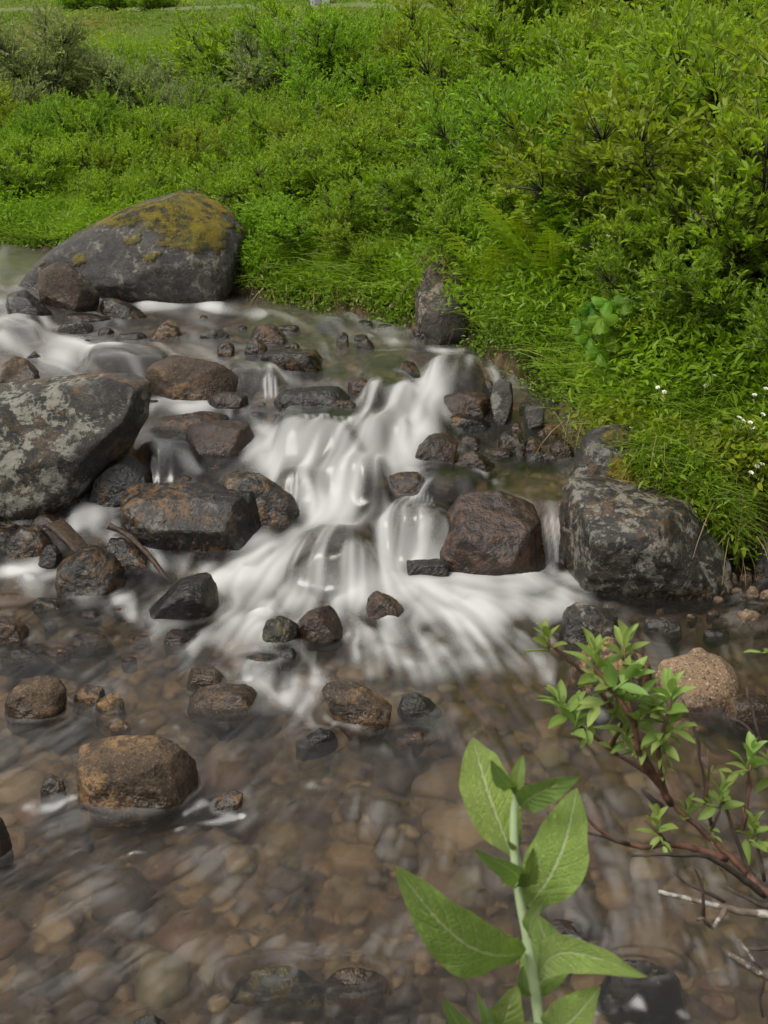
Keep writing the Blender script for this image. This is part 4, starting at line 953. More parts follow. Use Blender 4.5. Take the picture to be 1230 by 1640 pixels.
x, y, s, r = scatter(46000, 4.2, 34)
k = off_rocks(x, y); x, y, s, r = x[k], y[k], s[k], r[k]
z = gzz(x, y)
herbness = fbm(xyz(x * .9, y * .9), 41, 3)
k = herbness > -.25
hx, hy, hz, hs = x[k], y[k], z[k], s[k]
bagH = Bag()
hb = np.stack([hx, hy, hz], -1)
nl = 14
big = np.exp(.34 * fbm(xyz(hx * 2.3, hy * 2.3), 53, 2) + .28 * g.normal(size=len(hx)))
hh = (.08 + .40 * np.clip(.45 + .8 * fbm(xyz(hx * 1.1, hy * 1.1), 43, 3), 0, 1.2)) * (.35 + .65 * smooth(0, .5, hs)) * g.uniform(.6, 1.35, len(hx))
kind = fbm(xyz(hx * 1.7, hy * 1.7), 47, 2)
lean = g.normal(size=(len(hx), 3)) * .25; lean[:, 2] = 1; lean[:, 1] -= .25; lean = unit(lean)
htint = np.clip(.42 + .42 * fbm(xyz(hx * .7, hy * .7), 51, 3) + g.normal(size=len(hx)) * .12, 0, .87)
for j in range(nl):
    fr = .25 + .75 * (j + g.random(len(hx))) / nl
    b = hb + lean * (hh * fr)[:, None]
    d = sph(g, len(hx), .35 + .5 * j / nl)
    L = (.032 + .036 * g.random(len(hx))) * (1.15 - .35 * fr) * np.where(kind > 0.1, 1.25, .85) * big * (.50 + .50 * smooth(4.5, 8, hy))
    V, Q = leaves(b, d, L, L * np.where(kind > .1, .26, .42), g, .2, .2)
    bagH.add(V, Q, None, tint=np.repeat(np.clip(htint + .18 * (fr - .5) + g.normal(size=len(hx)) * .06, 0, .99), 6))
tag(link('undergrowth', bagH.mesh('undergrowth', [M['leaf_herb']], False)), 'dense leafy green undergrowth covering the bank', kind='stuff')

x, y, s, r = scatter(34000, 4.0, 30)
k = off_rocks(x, y) & ((fbm(xyz(x * 1.1, y * 1.1), 61, 3) > -.05) | (s < .35)); x, y, s = x[k], y[k], s[k]
z = gzz(x, y); bagG = Bag(); b0 = np.stack([x, y, z], -1)
gt = np.clip(.45 + .25 * fbm(xyz(x * .8, y * .8), 63, 3), 0, .86)
for j in range(7):
    d = sph(g, len(x), 1.6); b = b0 + g.normal(size=b0.shape) * (.02, .02, 0)
    L = g.uniform(.14, .42, len(x)) * (.6 + .4 * smooth(0, .6, s)); V, Q = blades(b, d, L, L * 0 + g.uniform(.003, .0065, len(x)), g, .6)
    bagG.add(V, Q, None, tint=np.repeat(np.clip(gt + g.normal(size=len(x)) * .1, 0, .99), 8))
tag(link('grass', bagG.mesh('grass', [M['blade']], False)), 'fine green grass growing through the bank', kind='stuff')

# rough tussocks of the far meadow
x, y, s, r = scatter(9000, 30, 120, -30, 6, .5)
z = gzz(x, y); bagW = Bag(); b0 = np.stack([x, y, z], -1)
for j in range(4):
    L = g.uniform(.06, .22, len(x)); V, Q = blades(b0 + g.normal(size=b0.shape) * (.15, .15, 0), sph(g, len(x), .8), L, .012 + r * .0009, g, .6)
    bagW.add(V, Q, None, tint=np.repeat(np.clip(.15 + .4 * fbm(xyz(x * .12, y * .12), 83, 3) + g.normal(size=len(x)) * .15, 0, .99), 8))
tag(link('meadow_grass', bagW.mesh('meadow_grass', [M['blade']], False)), 'rough tussocky grass of the far meadow', kind='stuff')

# short moss and tiny leaves right along the shore, and leafy plants spilling over its edge
SEG = [(SHORE[i], SHORE[i + 1]) for i in range(1, 18)]
def along(n, s0, s1, w=None):
    ln = np.array([np.hypot(*(b_ - a_)[:2]) / max(4, np.hypot(*a_[:2])) ** 1.2 for a_, b_ in SEG]); i = g.choice(len(SEG), n, p=ln / ln.sum()); f = g.random(n)
    A_ = np.array([q[0][:2] for q in SEG])[i]; B_ = np.array([q[1][:2] for q in SEG])[i]; T_ = unit(B_ - A_); N_ = np.stack([-T_[:, 1], T_[:, 0]], -1)
    P_ = A_ + (B_ - A_) * f[:, None] + N_ * g.uniform(s0, s1, n)[:, None]; x, y = P_[:, 0], P_[:, 1]
    sd = shore(x, y)[0]; k = (sd > -.02) & off_rocks(x, y, 3); return x[k], y[k], sd[k]
x, y, s = along(24000, -.02, .42)
z = gzz(x, y); bagM = Bag()
for j in range(6):
    b = np.stack([x, y, z], -1) + g.normal(size=(len(x), 3)) * (.03, .03, .02) + (0, 0, .008)
    L = g.uniform(.014, .034, len(x)); V, Q = leaves(b, sph(g, len(x), .6) + np.array([0, -.4, 0]), L, L * .6, g)
    bagM.add(V, Q, None, tint=np.repeat(np.clip(.5 + .4 * fbm(xyz(x * 2, y * 2), 67, 3) + g.normal(size=len(x)) * .1, 0, .95), 6))
tag(link('moss', bagM.mesh('moss', [M['moss_ground']], False)), 'yellow-green moss and small leaves along the waterline', kind='stuff')
x, y, s = along(9000, .03, .75); z = gzz(x, y); bagE = Bag(); b0 = np.stack([x, y, z], -1)
et = np.clip(.5 + .3 * fbm(xyz(x * 1.2, y * 1.2), 71, 3), 0, .87)
for j in range(10):
    hgt = g.uniform(.02, .30, len(x)) * (.3 + .9 * np.clip(.5 + fbm(xyz(x * 2.2, y * 2.2), 73, 2), 0, 1)); dd = unit(np.stack([g.normal(size=len(x)) * .5, -.45 + .4 * g.normal(size=len(x)), np.full(len(x), .8)], -1))
    L = g.uniform(.025, .065, len(x)); V, Q = leaves(b0 + dd * hgt[:, None], sph(g, len(x), .5) + np.array([0, -.3, 0]), L, L * .34, g, .25, .2)
    bagE.add(V, Q, None, tint=np.repeat(np.clip(et + g.normal(size=len(x)) * .1, 0, .99), 6))
tag(link('bank_herbs', bagE.mesh('bank_herbs', [M['leaf_herb']], False)), 'leafy green herbs spilling over the edge of the bank', kind='stuff')
x, y, s = along(7500, .04, .9); z = gzz(x, y); b0 = np.stack([x, y, z], -1); bagT = Bag()
for j in range(9):
    d = sph(g, len(x), 1.2) + np.array([0, -.35, 0]); L = g.uniform(.10, .36, len(x)); V, Q = blades(b0 + g.normal(size=b0.shape) * (.02, .02, 0), d, L, g.uniform(.0025, .005, len(x)), g, .9)
    bagT.add(V, Q, None, tint=np.repeat(np.clip(.5 + g.normal(size=len(x)) * .2, 0, .99), 8))
tag(link('bank_grass', bagT.mesh('bank_grass', [M['blade']], False)), 'thin green grass drooping along the edge of the bank', kind='stuff')

# dead grass hanging over the undercut banks
bagD = Bag()
def hang(pts, n, spread, L0, L1, wid=.0035):
    P = np.array(pts); i = g.uniform(0, len(P) - 1.001, n); j = i.astype(int); f = (i - j)[:, None]
    b = P[j] * (1 - f) + P[j + 1] * f + g.normal(size=(n, 3)) * spread
    d = np.stack([g.normal(size=n) * .45, -.55 + .35 * g.normal(size=n), -.5 + .5 * g.normal(size=n)], -1)
    L = g.uniform(L0, L1, n)
    V, Q = blades(b, d, L, np.full(n, wid) * g.uniform(.5, 1.3, n), g, .35); V = V.reshape(n, 8, 3)
    V[:, 2:, 2] -= (L[:, None] * np.array([.05, .05, .2, .2, .42, .42])[None]); bagD.add(V.reshape(-1, 3), Q, None, tint=np.repeat(g.random(n), 8))
def gp_(lst): return [at_ground(a, b) + np.array([0, -.02, .04]) for a, b in lst]
hang([np.array(p) for p in ((1.05, 4.72, .50), (1.2, 4.5, .40), (1.36, 4.40, .40), (1.56, 4.36, .46), (1.9, 4.36, .5))], 420, .06, .08, .26)
bagX = Bag(); P_ = np.array([(1.02, 4.74, .52), (1.2, 4.50, .42), (1.36, 4.40, .42), (1.56, 4.36, .48), (1.95, 4.36, .52)])
n_ = 1500; i_ = g.uniform(0, 3.999, n_); j_ = i_.astype(int); f_ = (i_ - j_)[:, None]; b0 = P_[j_] * (1 - f_) + P_[j_ + 1] * f_ + g.normal(size=(n_, 3)) * (.05, .05, .07)
for q in range(9):
    b = b0 + np.stack([g.normal(size=n_) * .035, g.normal(size=n_) * .035, -g.uniform(0, .16, n_)], -1); L = g.uniform(.02, .046, n_); V, Q = leaves(b, sph(g, n_, .1) + np.array([0, -.5, 0]), L, L * .5, g, .3, .2)
    bagX.add(V, Q, None, tint=np.repeat(np.clip(.4 + .22 * g.normal(size=n_), 0, .86), 6))
tag(link('hanging_herbs', bagX.mesh('hanging_herbs', [M['leaf_herb']], False)), 'leafy turf hanging over the big right boulder and the dark undercut', kind='stuff')
P_ = np.array([(1.12, 4.44, .46), (1.18, 4.36, .45), (1.26, 4.28, .40), (1.35, 4.22, .31), (1.44, 4.2, .20)])
n_ = 1000; i_ = g.uniform(0, 3.999, n_); j_ = i_.astype(int); f_ = (i_ - j_)[:, None]; b0 = P_[j_] * (1 - f_) + P_[j_ + 1] * f_ + g.normal(size=(n_, 3)) * (.04, .06, .04); b0[:, 1] += np.abs(g.normal(size=n_)) * .10
bagY = Bag()
for q in range(8):
    b = b0 + np.stack([g.normal(size=n_) * .03, g.normal(size=n_) * .03, -g.uniform(-.02, .10, n_)], -1); L = g.uniform(.018, .042, n_); V, Q = leaves(b, sph(g, n_, .2) + np.array([0, -.4, 0]), L, L * .42, g, .3, .2)
    bagY.add(V, Q, None, tint=np.repeat(np.clip(.4 + .22 * g.normal(size=n_), 0, .86), 6))
    if q < 3:
        L = g.uniform(.05, .19, n_); V, Q = blades(b0, sph(g, n_, .5) + np.array([0, -.5, 0]), L, g.uniform(.0022, .0045, n_), g, 1.1); bagY.add(V, Q, None, tint=np.repeat(np.clip(.15 + .3 * g.normal(size=n_), 0, .99), 8))
tag(link('overhanging_turf', bagY.mesh('overhanging_turf', [M['leaf_herb']], False)), 'grassy turf spilling over the upper right side of the big right boulder', kind='stuff')
hang(P_, 160, .06, .08, .24)
hang([at_depth(a, b, 5.15) for a, b in ((905, 655), (935, 672), (985, 668))], 130, .04, .08, .2)
hang([at_depth(a, b, 6.55) for a, b in ((690, 412), (735, 430), (762, 470))], 300, .05, .10, .28)
hang(gp_([(420, 470), (500, 475), (580, 490)]), 120, .08, .1, .3)
hang(gp_([(800, 560), (840, 600), (880, 640)]), 70, .06, .08, .2)
hang([at_depth(a, b, 8.4) for a, b in ((300, 312), (345, 325), (390, 355))], 110, .05, .06, .16)
tag(link('dead_grass', bagD.mesh('dead_grass', [M['straw']], False)), 'dry straw-coloured grass hanging over the undercut bank', kind='stuff')

# ------------------------------------------------------------------ willow shrubs
def make_shrub(seed, h, w, nstem, ntwig, nleaf, ll, upness=.70):
    g = np.random.default_rng(seed); wood = Bag(); tips, tdir, depthf = [], [], []
    for k in range(nstem):
        a = 2 * math.pi * (k + g.uniform(-.3, .3)) / nstem
        reach = w * .5 * g.uniform(.45, 1.0); top = h * g.uniform(.55, 1.0) * (1 - .35 * (reach / (w * .5)) ** 2)
        P = [np.array([0, 0, -.05]) + g.normal(size=3) * .04]
        e = np.array([math.cos(a) * reach, math.sin(a) * reach, top])
        for f in (.3, .6, 1.0):
            P.append(np.array([e[0] * f ** .9, e[1] * f ** .9, e[2] * f ** 1.15]) + g.normal(size=3) * .05 * h)
        C = resample(P, .12 * h); n = len(C)
        wood.add(*tube(C, np.linspace(.013, .003, n) * h, 5))
        for q in range(max(4, ntwig // nstem)):
            f = g.uniform(.25, 1.0); i = min(n - 1, int(f * (n - 1))); b = C[i]
            d = unit(np.array([math.cos(a), math.sin(a), 0]) * .5 + g.normal(size=3) * .75 + np.array([0, 0, upness]))
            Lt = h * g.uniform(.14, .34); m = b + d * Lt * .5; t_ = b + d * Lt + np.array([0, 0, .10 * Lt])
            if t_[2] < .03: continue
            wood.add(*tube([b, m, t_], [.003 * h, .0025 * h, .0012 * h], 3))
            tips.append(np.linspace(0, 1, nleaf)[:, None] ** .8 * (t_ - (b + d * Lt * .5)) + (b + d * Lt * .5)); tdir.append(np.repeat(unit(t_ - b)[None], nleaf, 0)); depthf.append(np.full(nleaf, g.random()))
    T = np.vstack(tips); Dd = np.vstack(tdir); tw = np.concatenate(depthf); n = len(T)
    d = unit(Dd * .75 + g.normal(size=(n, 3)) * .48 + np.array([0, 0, .40])); L = g.uniform(.65, 1.25, n) * ll
    V, Q = leaves(T + g.normal(size=(n, 3)) * .006, d, L, L * .40, g, .12, .3)
    fol = Bag(); fol.add(V, Q, None, tint=np.repeat(np.clip(.30 + .35 * tw + .18 * g.random(n), 0, .99), 6))
    return fol, wood
SHAPES = [(1, 1.0, 1.8, 13, 1250, 13, .047), (2, 1.0, 1.6, 12, 1100, 13, .046), (3, 1.0, 2.2, 15, 1400, 13, .047), (4, 1.0, 1.2, 9, 760, 13, .046), (5, 1.0, 1.9, 8, 470, 13, .048)]
PROTO = {}
def proto(shape, leafmat):
    if (shape, leafmat) not in PROTO:
        if shape not in PROTO: PROTO[shape] = make_shrub(*SHAPES[shape])
        f, w_ = PROTO[shape]
        PROTO[(shape, leafmat)] = (f.mesh('foliage', [M[leafmat]], False), PROTO.setdefault(('w', shape), None) or w_.mesh('stems', [M['twig']]))
        PROTO[('w', shape)] = PROTO[(shape, leafmat)][1]
    return PROTO[(shape, leafmat)]
def shrub(px, py, h, shape, leafmat, label, wide=1.0, tilt=0.0, rot=None, dist=None):
    P = at_ground(px, py) if dist is None else None
    if P is None:
        d = ray(px, py); t = dist / math.hypot(d[0], d[1]); q = CAM + d * t; P = np.array([q[0], q[1], ground_z(q[0], q[1])[0]])
    o = bpy.data.objects.new('willow_shrub', None); COL.objects.link(o); o.location = P; o.empty_display_size = .1
    rr = random.Random(int(px * 31 + py)); o.rotation_euler = (rr.uniform(-.06, .06) + tilt, rr.uniform(-.08, .08), rr.uniform(0, 6.28) if rot is None else rot)
    o.scale = (h * wide, h * wide, h)
    tag(o, label, 'shrub', 'willow shrubs on the bank')
    f, w_ = proto(shape, leafmat); link('foliage', f, o); link('stems', w_, o)
    return o
G_, Y_, D_ = 'leaf_green', 'leaf_grey', 'leaf_dark'
SHRUBS = [
    (70, 175, 1.75, 1, Y_, 'tall grey-green willow shrub standing against the meadow, top left corner of the photo', 1.0, 0),
    (215, 190, 1.15, 0, Y_, 'grey-green shrub with bare dark stems just right of the tall top-left one', 1.0, 0),
    (455, 185, 1.35, 3, Y_, 'silvery shrub with one spike above it, left of the bright yellow-green bush', 1.1, 0),
    (10, 215, .9, 2, Y_, 'low grey-green shrub at the left edge under the tall corner shrub', 1, 0),
    (330, 205, .75, 2, Y_, 'low silvery willow in front of the spiked silvery shrub', 1, 0),
    (120, 262, .7, 0, D_, 'dull green shrub halfway up the left slope below the grey-green ones', 1, 0),
    (430, 168, 1.25, 0, G_, 'bright yellow-green rounded bush on the skyline in the upper centre-left', 1.15, 0),
    (520, 165, 1.05, 2, G_, 'yellow-green bush touching the right side of the rounded skyline bush', 1, 0),
    (280, 258, .85, 4, D_, 'thin open shrub with a dark forked stem, above the mossy boulder', 1.0, 0),
    (205, 300, .75, 4, G_, 'small open shrub with dark twigs left above the mossy boulder', 1.0, 0),
    (40, 335, .6, 1, G_, 'fresh green low shrub at the left edge above the far shore', 1.2, 0),
    (105, 300, .5, 2, G_, 'low spreading green shrub between the left edge and the open twiggy one', 1.1, 0),
    (400, 245, .62, 1, D_, 'mid-green low shrub right of the dark forked stem', 1.1, 0),
    (470, 260, .6, 3, G_, 'small upright green bush on the slope above the boulder', 1.1, 0),
    (560, 225, .75, 0, D_, 'dark green shrub in the centre of the slope below the skyline bushes', 1.1, 0),
    (610, 120, .9, 2, G_, 'green shrub on the steep slope just right of the skyline bushes', 1.1, 0),
    (690, 140, .85, 1, G_, 'broad shrub high on the slope with two white flowers over it', 1.15, 0),
    (770, 75, .85, 0, D_, 'dark shrub near the upper rim of the slope', 1.2, 0),
    (860, 60, .8, 2, G_, 'light green shrub near the upper rim right of the dark rim shrub', 1.2, 0),
    (965, 45, .8, 1, G_, 'light shrub at the upper rim three quarters across', 1.2, 0),
    (1085, 70, .85, 0, D_, 'shaded shrub below the upper rim near the right corner', 1.2, 0),
    (1195, 70, .9, 2, G_, 'green shrub in the upper right corner', 1.2, 0),
    (700, 225, .65, 4, G_, 'loose light shrub on the slope beside the grassy strip', 1.1, 0),
    (800, 200, .75, 1, D_, 'dark rounded shrub left of the large spreading willow', 1.1, 0),
    (915, 210, .95, 2, G_, 'large spreading willow with a dark trunk showing in its middle', 1.15, 0),
    (1035, 150, .75, 1, G_, 'shrub with pale tips above the rusty brown bare patch', 1.1, 0),
    (1150, 185, .8, 0, G_, 'full green shrub on the right slope below the corner', 1.15, 0),
    (760, 300, .6, 1, D_, 'deep green shrub above the standing stone', 1.2, 0),
    (860, 310, .7, 0, G_, 'bushy willow between the standing stone and the spreading willow', 1.15, 0),
    (960, 335, .75, 2, D_, 'dense dark willow above the ferns', 1.15, 0),
    (1060, 290, .75, 1, G_, 'willow with a long grey bare branch lying across it', 1.2, 0),
    (1215, 300, .9, 0, G_, 'tall bright willow filling the right edge of the slope', 1.1, 0),
    (1130, 395, .8, 2, G_, 'glossy willow hanging towards the broad-leaved plant', 1.2, 0),
    (1040, 420, .55, 1, D_, 'low dark willow right above the broad-leaved plant', 1.2, 0),
    (1235, 470, .75, 1, G_, 'near willow at the right edge with clearly seen leaves', 1.2, 0),
    (1290, 380, .9, 0, G_, 'willow just beyond the right edge of the photo', 1.2, 0),
    (650, 300, .55, 3, G_, 'small bright bush in the grassy strip above the far bank', 1.2, 0),
    (560, 335, .55, 1, G_, 'low leafy bush above the far bank right of the mossy boulder', 1.3, 0),
    (440, 355, .5, 2, G_, 'low bush just right of the mossy boulder', 1.2, 0),
    (725, 385, .5, 1, D_, 'leafy clump crowning the standing stone', 1.2, 0),
    (775, 420, .42, 1, G_, 'leafy bush rising just right of the standing stone behind the ferns', 1.2, 0),
    (955, 410, .5, 0, G_, 'bright bush behind the right end of the fern bed', 1.2, 0),
    (1100, 500, .50, 1, G_, 'low bush right of the broad-leaved plant', 1.25, 0),
    (1195, 560, .50, 2, D_, 'low near bush at the right edge above the white flowers', 1.2, 0),
    (1070, 590, .34, 3, G_, 'small bush below the broad-leaved plant, above the big right boulder', 1.3, 0),
    (600, 430, .30, 1, G_, 'small leafy bush at the far waterline left of the standing stone', 1.4, 0),
    (500, 400, .36, 0, G_, 'low bush on the far bank between the mossy boulder and the standing stone', 1.4, 0),
    (-40, 250, .8, 1, G_, 'green shrub cut off by the left edge halfway up the slope', 1.2, 0),
]
for a in SHRUBS: shrub(a[0], a[1], a[2] * (1.22 if a[4] != Y_ else .95), a[3], a[4], a[5], a[6], a[7])
rs = random.Random(12); k = 0; seen = []
for _ in range(900):
    if k >= 80: break
    a, b = rs.uniform(-60, 1320), rs.uniform(70, 450)
    P_ = at_ground(a, b); sd = shore(P_[0], P_[1])[0][0]
    if sd < .5 or P_[1] > 26 or (a < 340 and b < 165) or (760 < a < 1100 and b > 400) or not off_rocks(np.array([P_[0]]), np.array([P_[1]]))[0]: continue
    if any(math.hypot(P_[0] - u, P_[1] - v) < .055 * P_[1] for u, v in seen): continue
    seen.append((P_[0], P_[1])); h_ = rs.uniform(.38, .72) * (.7 if sd < 1 else 1)
    o = shrub(a, b, h_, rs.randrange(5), rs.choice((G_, G_, G_, D_)), 'leafy willow shrub in the unbroken thicket that covers the slope', 1.15)
    o['group'] = 'willows of the thicket'; k += 1
# far bushes on the meadow
for px, py, h, lab in ((190, 16, 1.1, 'dark bush far up on the meadow beside the track'), (130, 16, .9, 'small dark bush far off on the meadow, left of its larger neighbour'),
                       (248, 16, .8, 'low dark bush far away below the track, right of the two others')):
    shrub(px, py, h, 0, D_, lab, 1.5)

# ------------------------------------------------------------------ ferns
def frond(Bg, base, d0, L, g, tint):
    n = 17; d = unit(np.array(d0, float)); pts = []; p = np.array(base, float); v = d.copy()
    for i in range(n):
        pts.append(p.copy()); p = p + v * L / n; v = unit(v + np.array([0, 0, -.015 - .09 * i / n]) + d * np.array([.03, .03, 0]))
    P = np.array(pts); T = unit(np.gradient(P, axis=0)); S = unit(np.cross(T, np.array([0, 0, 1.0]))); U = np.cross(S, T)
    Bg.add(*tube(P, np.linspace(.0035, .001, n), 4), tint=.9)
    f = np.linspace(0, 1, n); wl = L * .21 * np.sin(np.pi * np.clip(f * .93 + .07, 0, 1)) ** .7 * (1 - .25 * f)
    for i in range(2, n):
        for sg in (1, -1):
            ax = unit(S[i] * sg + T[i] * .42 + U[i] * -.12 + g.normal(size=3) * .05)
            V, Q = leaves(P[i][None], ax[None], [wl[i] * 1.05], [wl[i] * .20 + .004], g, .18, .15, up=U[i], roll=.05); Bg.add(V, Q, None, tint=np.clip(tint + g.normal() * .08, 0, .95)); m = 5
            q = np.linspace(.04, 1, m)[:, None]; c = P[i] + ax * wl[i] * q - np.array([0, 0, 1]) * wl[i] * .12 * q ** 2
            for s2 in (1, -1):
                dd = unit(np.repeat((T[i] * s2 * .9 + ax * .45)[None], m, 0) + g.normal(size=(m, 3)) * .06)
                ln = wl[i] * .20 * (1.05 - .85 * q[:, 0]) + .004
                V, Q = leaves(c, dd, ln, ln * .55, g, .05, .1, up=U[i], roll=.05); Bg.add(V, Q, None, tint=np.clip(tint + g.normal() * .05, 0, .95))
def fern(px, py, L, nf, label, a0=0):
    P = at_ground(px, py); g = np.random.default_rng(int(px))
    o = bpy.data.objects.new('fern', None); COL.objects.link(o); o.location = P; tag(o, label, 'fern', 'ferns on the bank')
    for k in range(nf):
        a = a0 + 2 * math.pi * k / nf + g.uniform(-.25, .25); Bg = Bag()
        frond(Bg, (0, 0, 0), (math.cos(a) * .48, math.sin(a) * .48, 1.0), L * g.uniform(.8, 1.1), g, g.uniform(.35, .8))
        link('frond', Bg.mesh('frond', [M['fern']], False), o)
fern(800, 500, .66, 7, 'yellow-green lady fern beside the standing stone')
fern(885, 490, .80, 8, 'large feathery fern in the middle of the fern bed', .3)
fern(945, 478, .66, 6, 'fern at the right of the bed next to the broad-leaved plant', .5)
fern(850, 455, .70, 6, 'fern at the back of the bed under the dark willow', .1)

# ------------------------------------------------------------------ broad-leaved plant
def big_leaf(g, s):
    """a lobed toothed leaf lying roughly flat, stalk at the origin"""
    nr, na = 8, 45; A = np.linspace(-2.55, 2.55, na); V = []
    for i in range(nr):
        f = i / (nr - 1)
        lob = .40 + .60 * np.abs(np.cos(A * 1.72)) ** .9 + .05 * np.cos(A * 25)
        rr = s * f * lob * (1 - .12 * np.abs(A) / 2.55)
        zz = .10 * s * f * np.cos(A * 3.45) - .30 * s * f ** 2 + .03 * s * np.sin(A * 9 + i)
        V.append(np.stack([rr * np.cos(A), rr * np.sin(A), zz], -1))
    return np.vstack(V), grid_faces(nr, na)
P = at_ground(1010, 575); o = bpy.data.objects.new('broad_leaved_plant', None); COL.objects.link(o); o.location = P
tag(o, 'clump of large lobed bright green leaves on the bank under the willows', 'plant')
g = np.random.default_rng(8)
Dp = (P - CAM) @ FW
BL = [(945, 492, .075), (975, 482, .085), (1010, 480, .09), (1045, 488, .08), (930, 515, .07), (962, 508, .09), (998, 505, .095), (1032, 512, .09), (1060, 520, .07), (945, 540, .08), (980, 535, .09), (1015, 540, .09), (1048, 548, .075), (960, 565, .075), (995, 568, .085), (1030, 572, .07), (978, 592, .065), (1008, 596, .06)]
for k, (lx, ly, sz) in enumerate(BL):
    q = at_depth(lx, ly, Dp - .30 + .12 * g.uniform(-1, 1)) - P
    V, Q = big_leaf(g, sz); az = g.uniform(-2.6, -.5)
    Rm = Matrix.Rotation(az, 3, 'Z') @ Matrix.Rotation(g.uniform(.45, .9), 3, 'Y') @ Matrix.Rotation(g.uniform(-.3, .3), 3, 'X')
    V = V @ np.array(Rm).T + q
    Bg = Bag(); Bg.add(V, Q, None, tint=np.clip(.5 + .3 * g.normal() + .2 * np.sin(np.arange(len(V)) * .8), 0, 1))
    lf = link('leaf', Bg.mesh('leaf', [M['broad']]), o)
    Bg = Bag(); Bg.add(*tube(resample([np.zeros(3) + g.normal(size=3) * .02, q * .55 + (0, 0, .03), q], .04), np.linspace(.006, .0035, len(resample([np.zeros(3), q * .55, q], .04))), 5) if False else tube([np.zeros(3), q * .5 + (0, 0, .03), q], [.006, .005, .0035], 5), tint=.4)
    link('stalk', Bg.mesh('stalk', [M['broad']]), lf)

# ------------------------------------------------------------------ white flowers
def flower_mesh(st=.14):
    pb, hb_, sb = Bag(), Bag(), Bag(); g = np.random.default_rng(3)
    for ring, (m, rr, el) in enumerate(((6, .017, .35), (5, .011, .9))):
        a = np.arange(m) * 2 * np.pi / m + ring; d = np.stack([np.cos(a), np.sin(a), np.full(m, el)], -1)
        V, Q = leaves(np.zeros((m, 3)), d, np.full(m, rr), np.full(m, rr * .95), g, -.1, .3, roll=0); pb.add(V, Q)
    v, f = ico(2); hb_.add(v * .0045 + (0, 0, .004), None, f)
    sb.add(*tube([(0, 0, -st), (.008, .004, -st * .5), (0, 0, 0)], [.0016, .0015, .0013], 5))
    return pb.mesh('petals', [M['petal']]), hb_.mesh('heart', [M['heart']]), sb.mesh('stalk', [M['stem']])
FM, FMT = flower_mesh(), flower_mesh(.42)
def flower(px, py, label, group, size=1.0, near=0.0):
    P = at_ground(px, py); dirv = ray(px, py); t = ((P - CAM) @ FW)
    P = at_depth(px, py, t * (1 - .11 / max(1, t * .35)) - near)
    o = bpy.data.objects.new('white_flower', None); COL.objects.link(o); o.location = P; rr = random.Random(int(px * 7 + py))
    o.rotation_euler = (rr.uniform(.2, .6) * (.5 if near else 1), rr.uniform(-.3, .3), 0); o.scale = (size,) * 3
    tag(o, label, 'flower', group)
    for n_, m_ in zip(('petals', 'heart', 'stalk'), FMT if near else FM): link(n_, m_, o)
for a, b in ((1010, 688), (1054, 622), (1064, 629), (1128, 606), (1143, 603), (1130, 619), (1208, 634), (1221, 665), (1226, 624), (1183, 670), (1190, 675), (1204, 686), (1201, 678), (1202, 758), (1212, 748), (1158, 787), (1164, 790), (1220, 745)):
    flower(a, b, 'white flower in the near grass above the large right boulder', 'white flowers in the near grass', .8)
for a, b in ((976, 380), (1105, 256), (1007, 233), (1088, 230), (1200, 112), (1142, 58), (1034, 38), (998, 52), (912, 80), (864, 93), (960, 250), (1022, 243), (956, 247), (998, 246), (880, 196), (700, 138), (714, 140), (745, 132), (733, 166), (712, 185)):
    flower(a, b, 'white flower head dotted among the willows of the right slope', 'white flowers among the willows', 1.25, .75)
for a, b in ((178, 150), (205, 137), (10, 215), (66, 258), (83, 216), (118, 255), (235, 247), (255, 252), (275, 270), (354, 230), (352, 273), (385, 236), (402, 267), (415, 165), (405, 150), (420, 155), (488, 150), (498, 148), (512, 152), (530, 147), (507, 278), (520, 62), (566, 94), (14, 308), (300, 196), (330, 120), (460, 222), (264, 290), (157, 190)):
    flower(a, b, 'tiny white flower on the far green slope behind the mossy boulder', 'white flowers on the far slope', 1.5, 1.3)

# ------------------------------------------------------------------ driftwood and sticks
def stick(name, label, pts, r0, r1, mat, sides=7, cat='stick', fl=None):
    C = resample(pts, .03); Bg = Bag(); Bg.add(*tube(C, np.linspace(r0, r1, len(C)), sides, .18, 3)); tag(link(name, Bg.mesh(name, [M[mat]])), label, cat)
w_ = lambda a, b, u=0.0: at_water(a, b) + np.array([0, -.02, u])
stick('driftwood', 'dark wet driftwood branch lying across the small left channel', [w_(178, 860, .06), w_(205, 872, .055), w_(228, 888, .04), w_(258, 912, .01), w_(275, 925, -.03)], .015, .009, 'wet_wood', cat='driftwood')
stick('twig', 'thin forked twig on the far bank beside the standing stone', [at_ground(622, 508) + (0, -.05, .06), at_ground(640, 495) + (0, -.05, .08), at_ground(658, 480) + (0, -.05, .14)], .012, .006, 'dry_wood')
stick('twig', 'grey dead branch lying over the willow on the right slope', [at_ground(925, 318) + (0, -.3, .55), at_ground(960, 322) + (0, -.3, .60), at_ground(1005, 330) + (0, -.3, .52)], .014, .006, 'grey_bark')
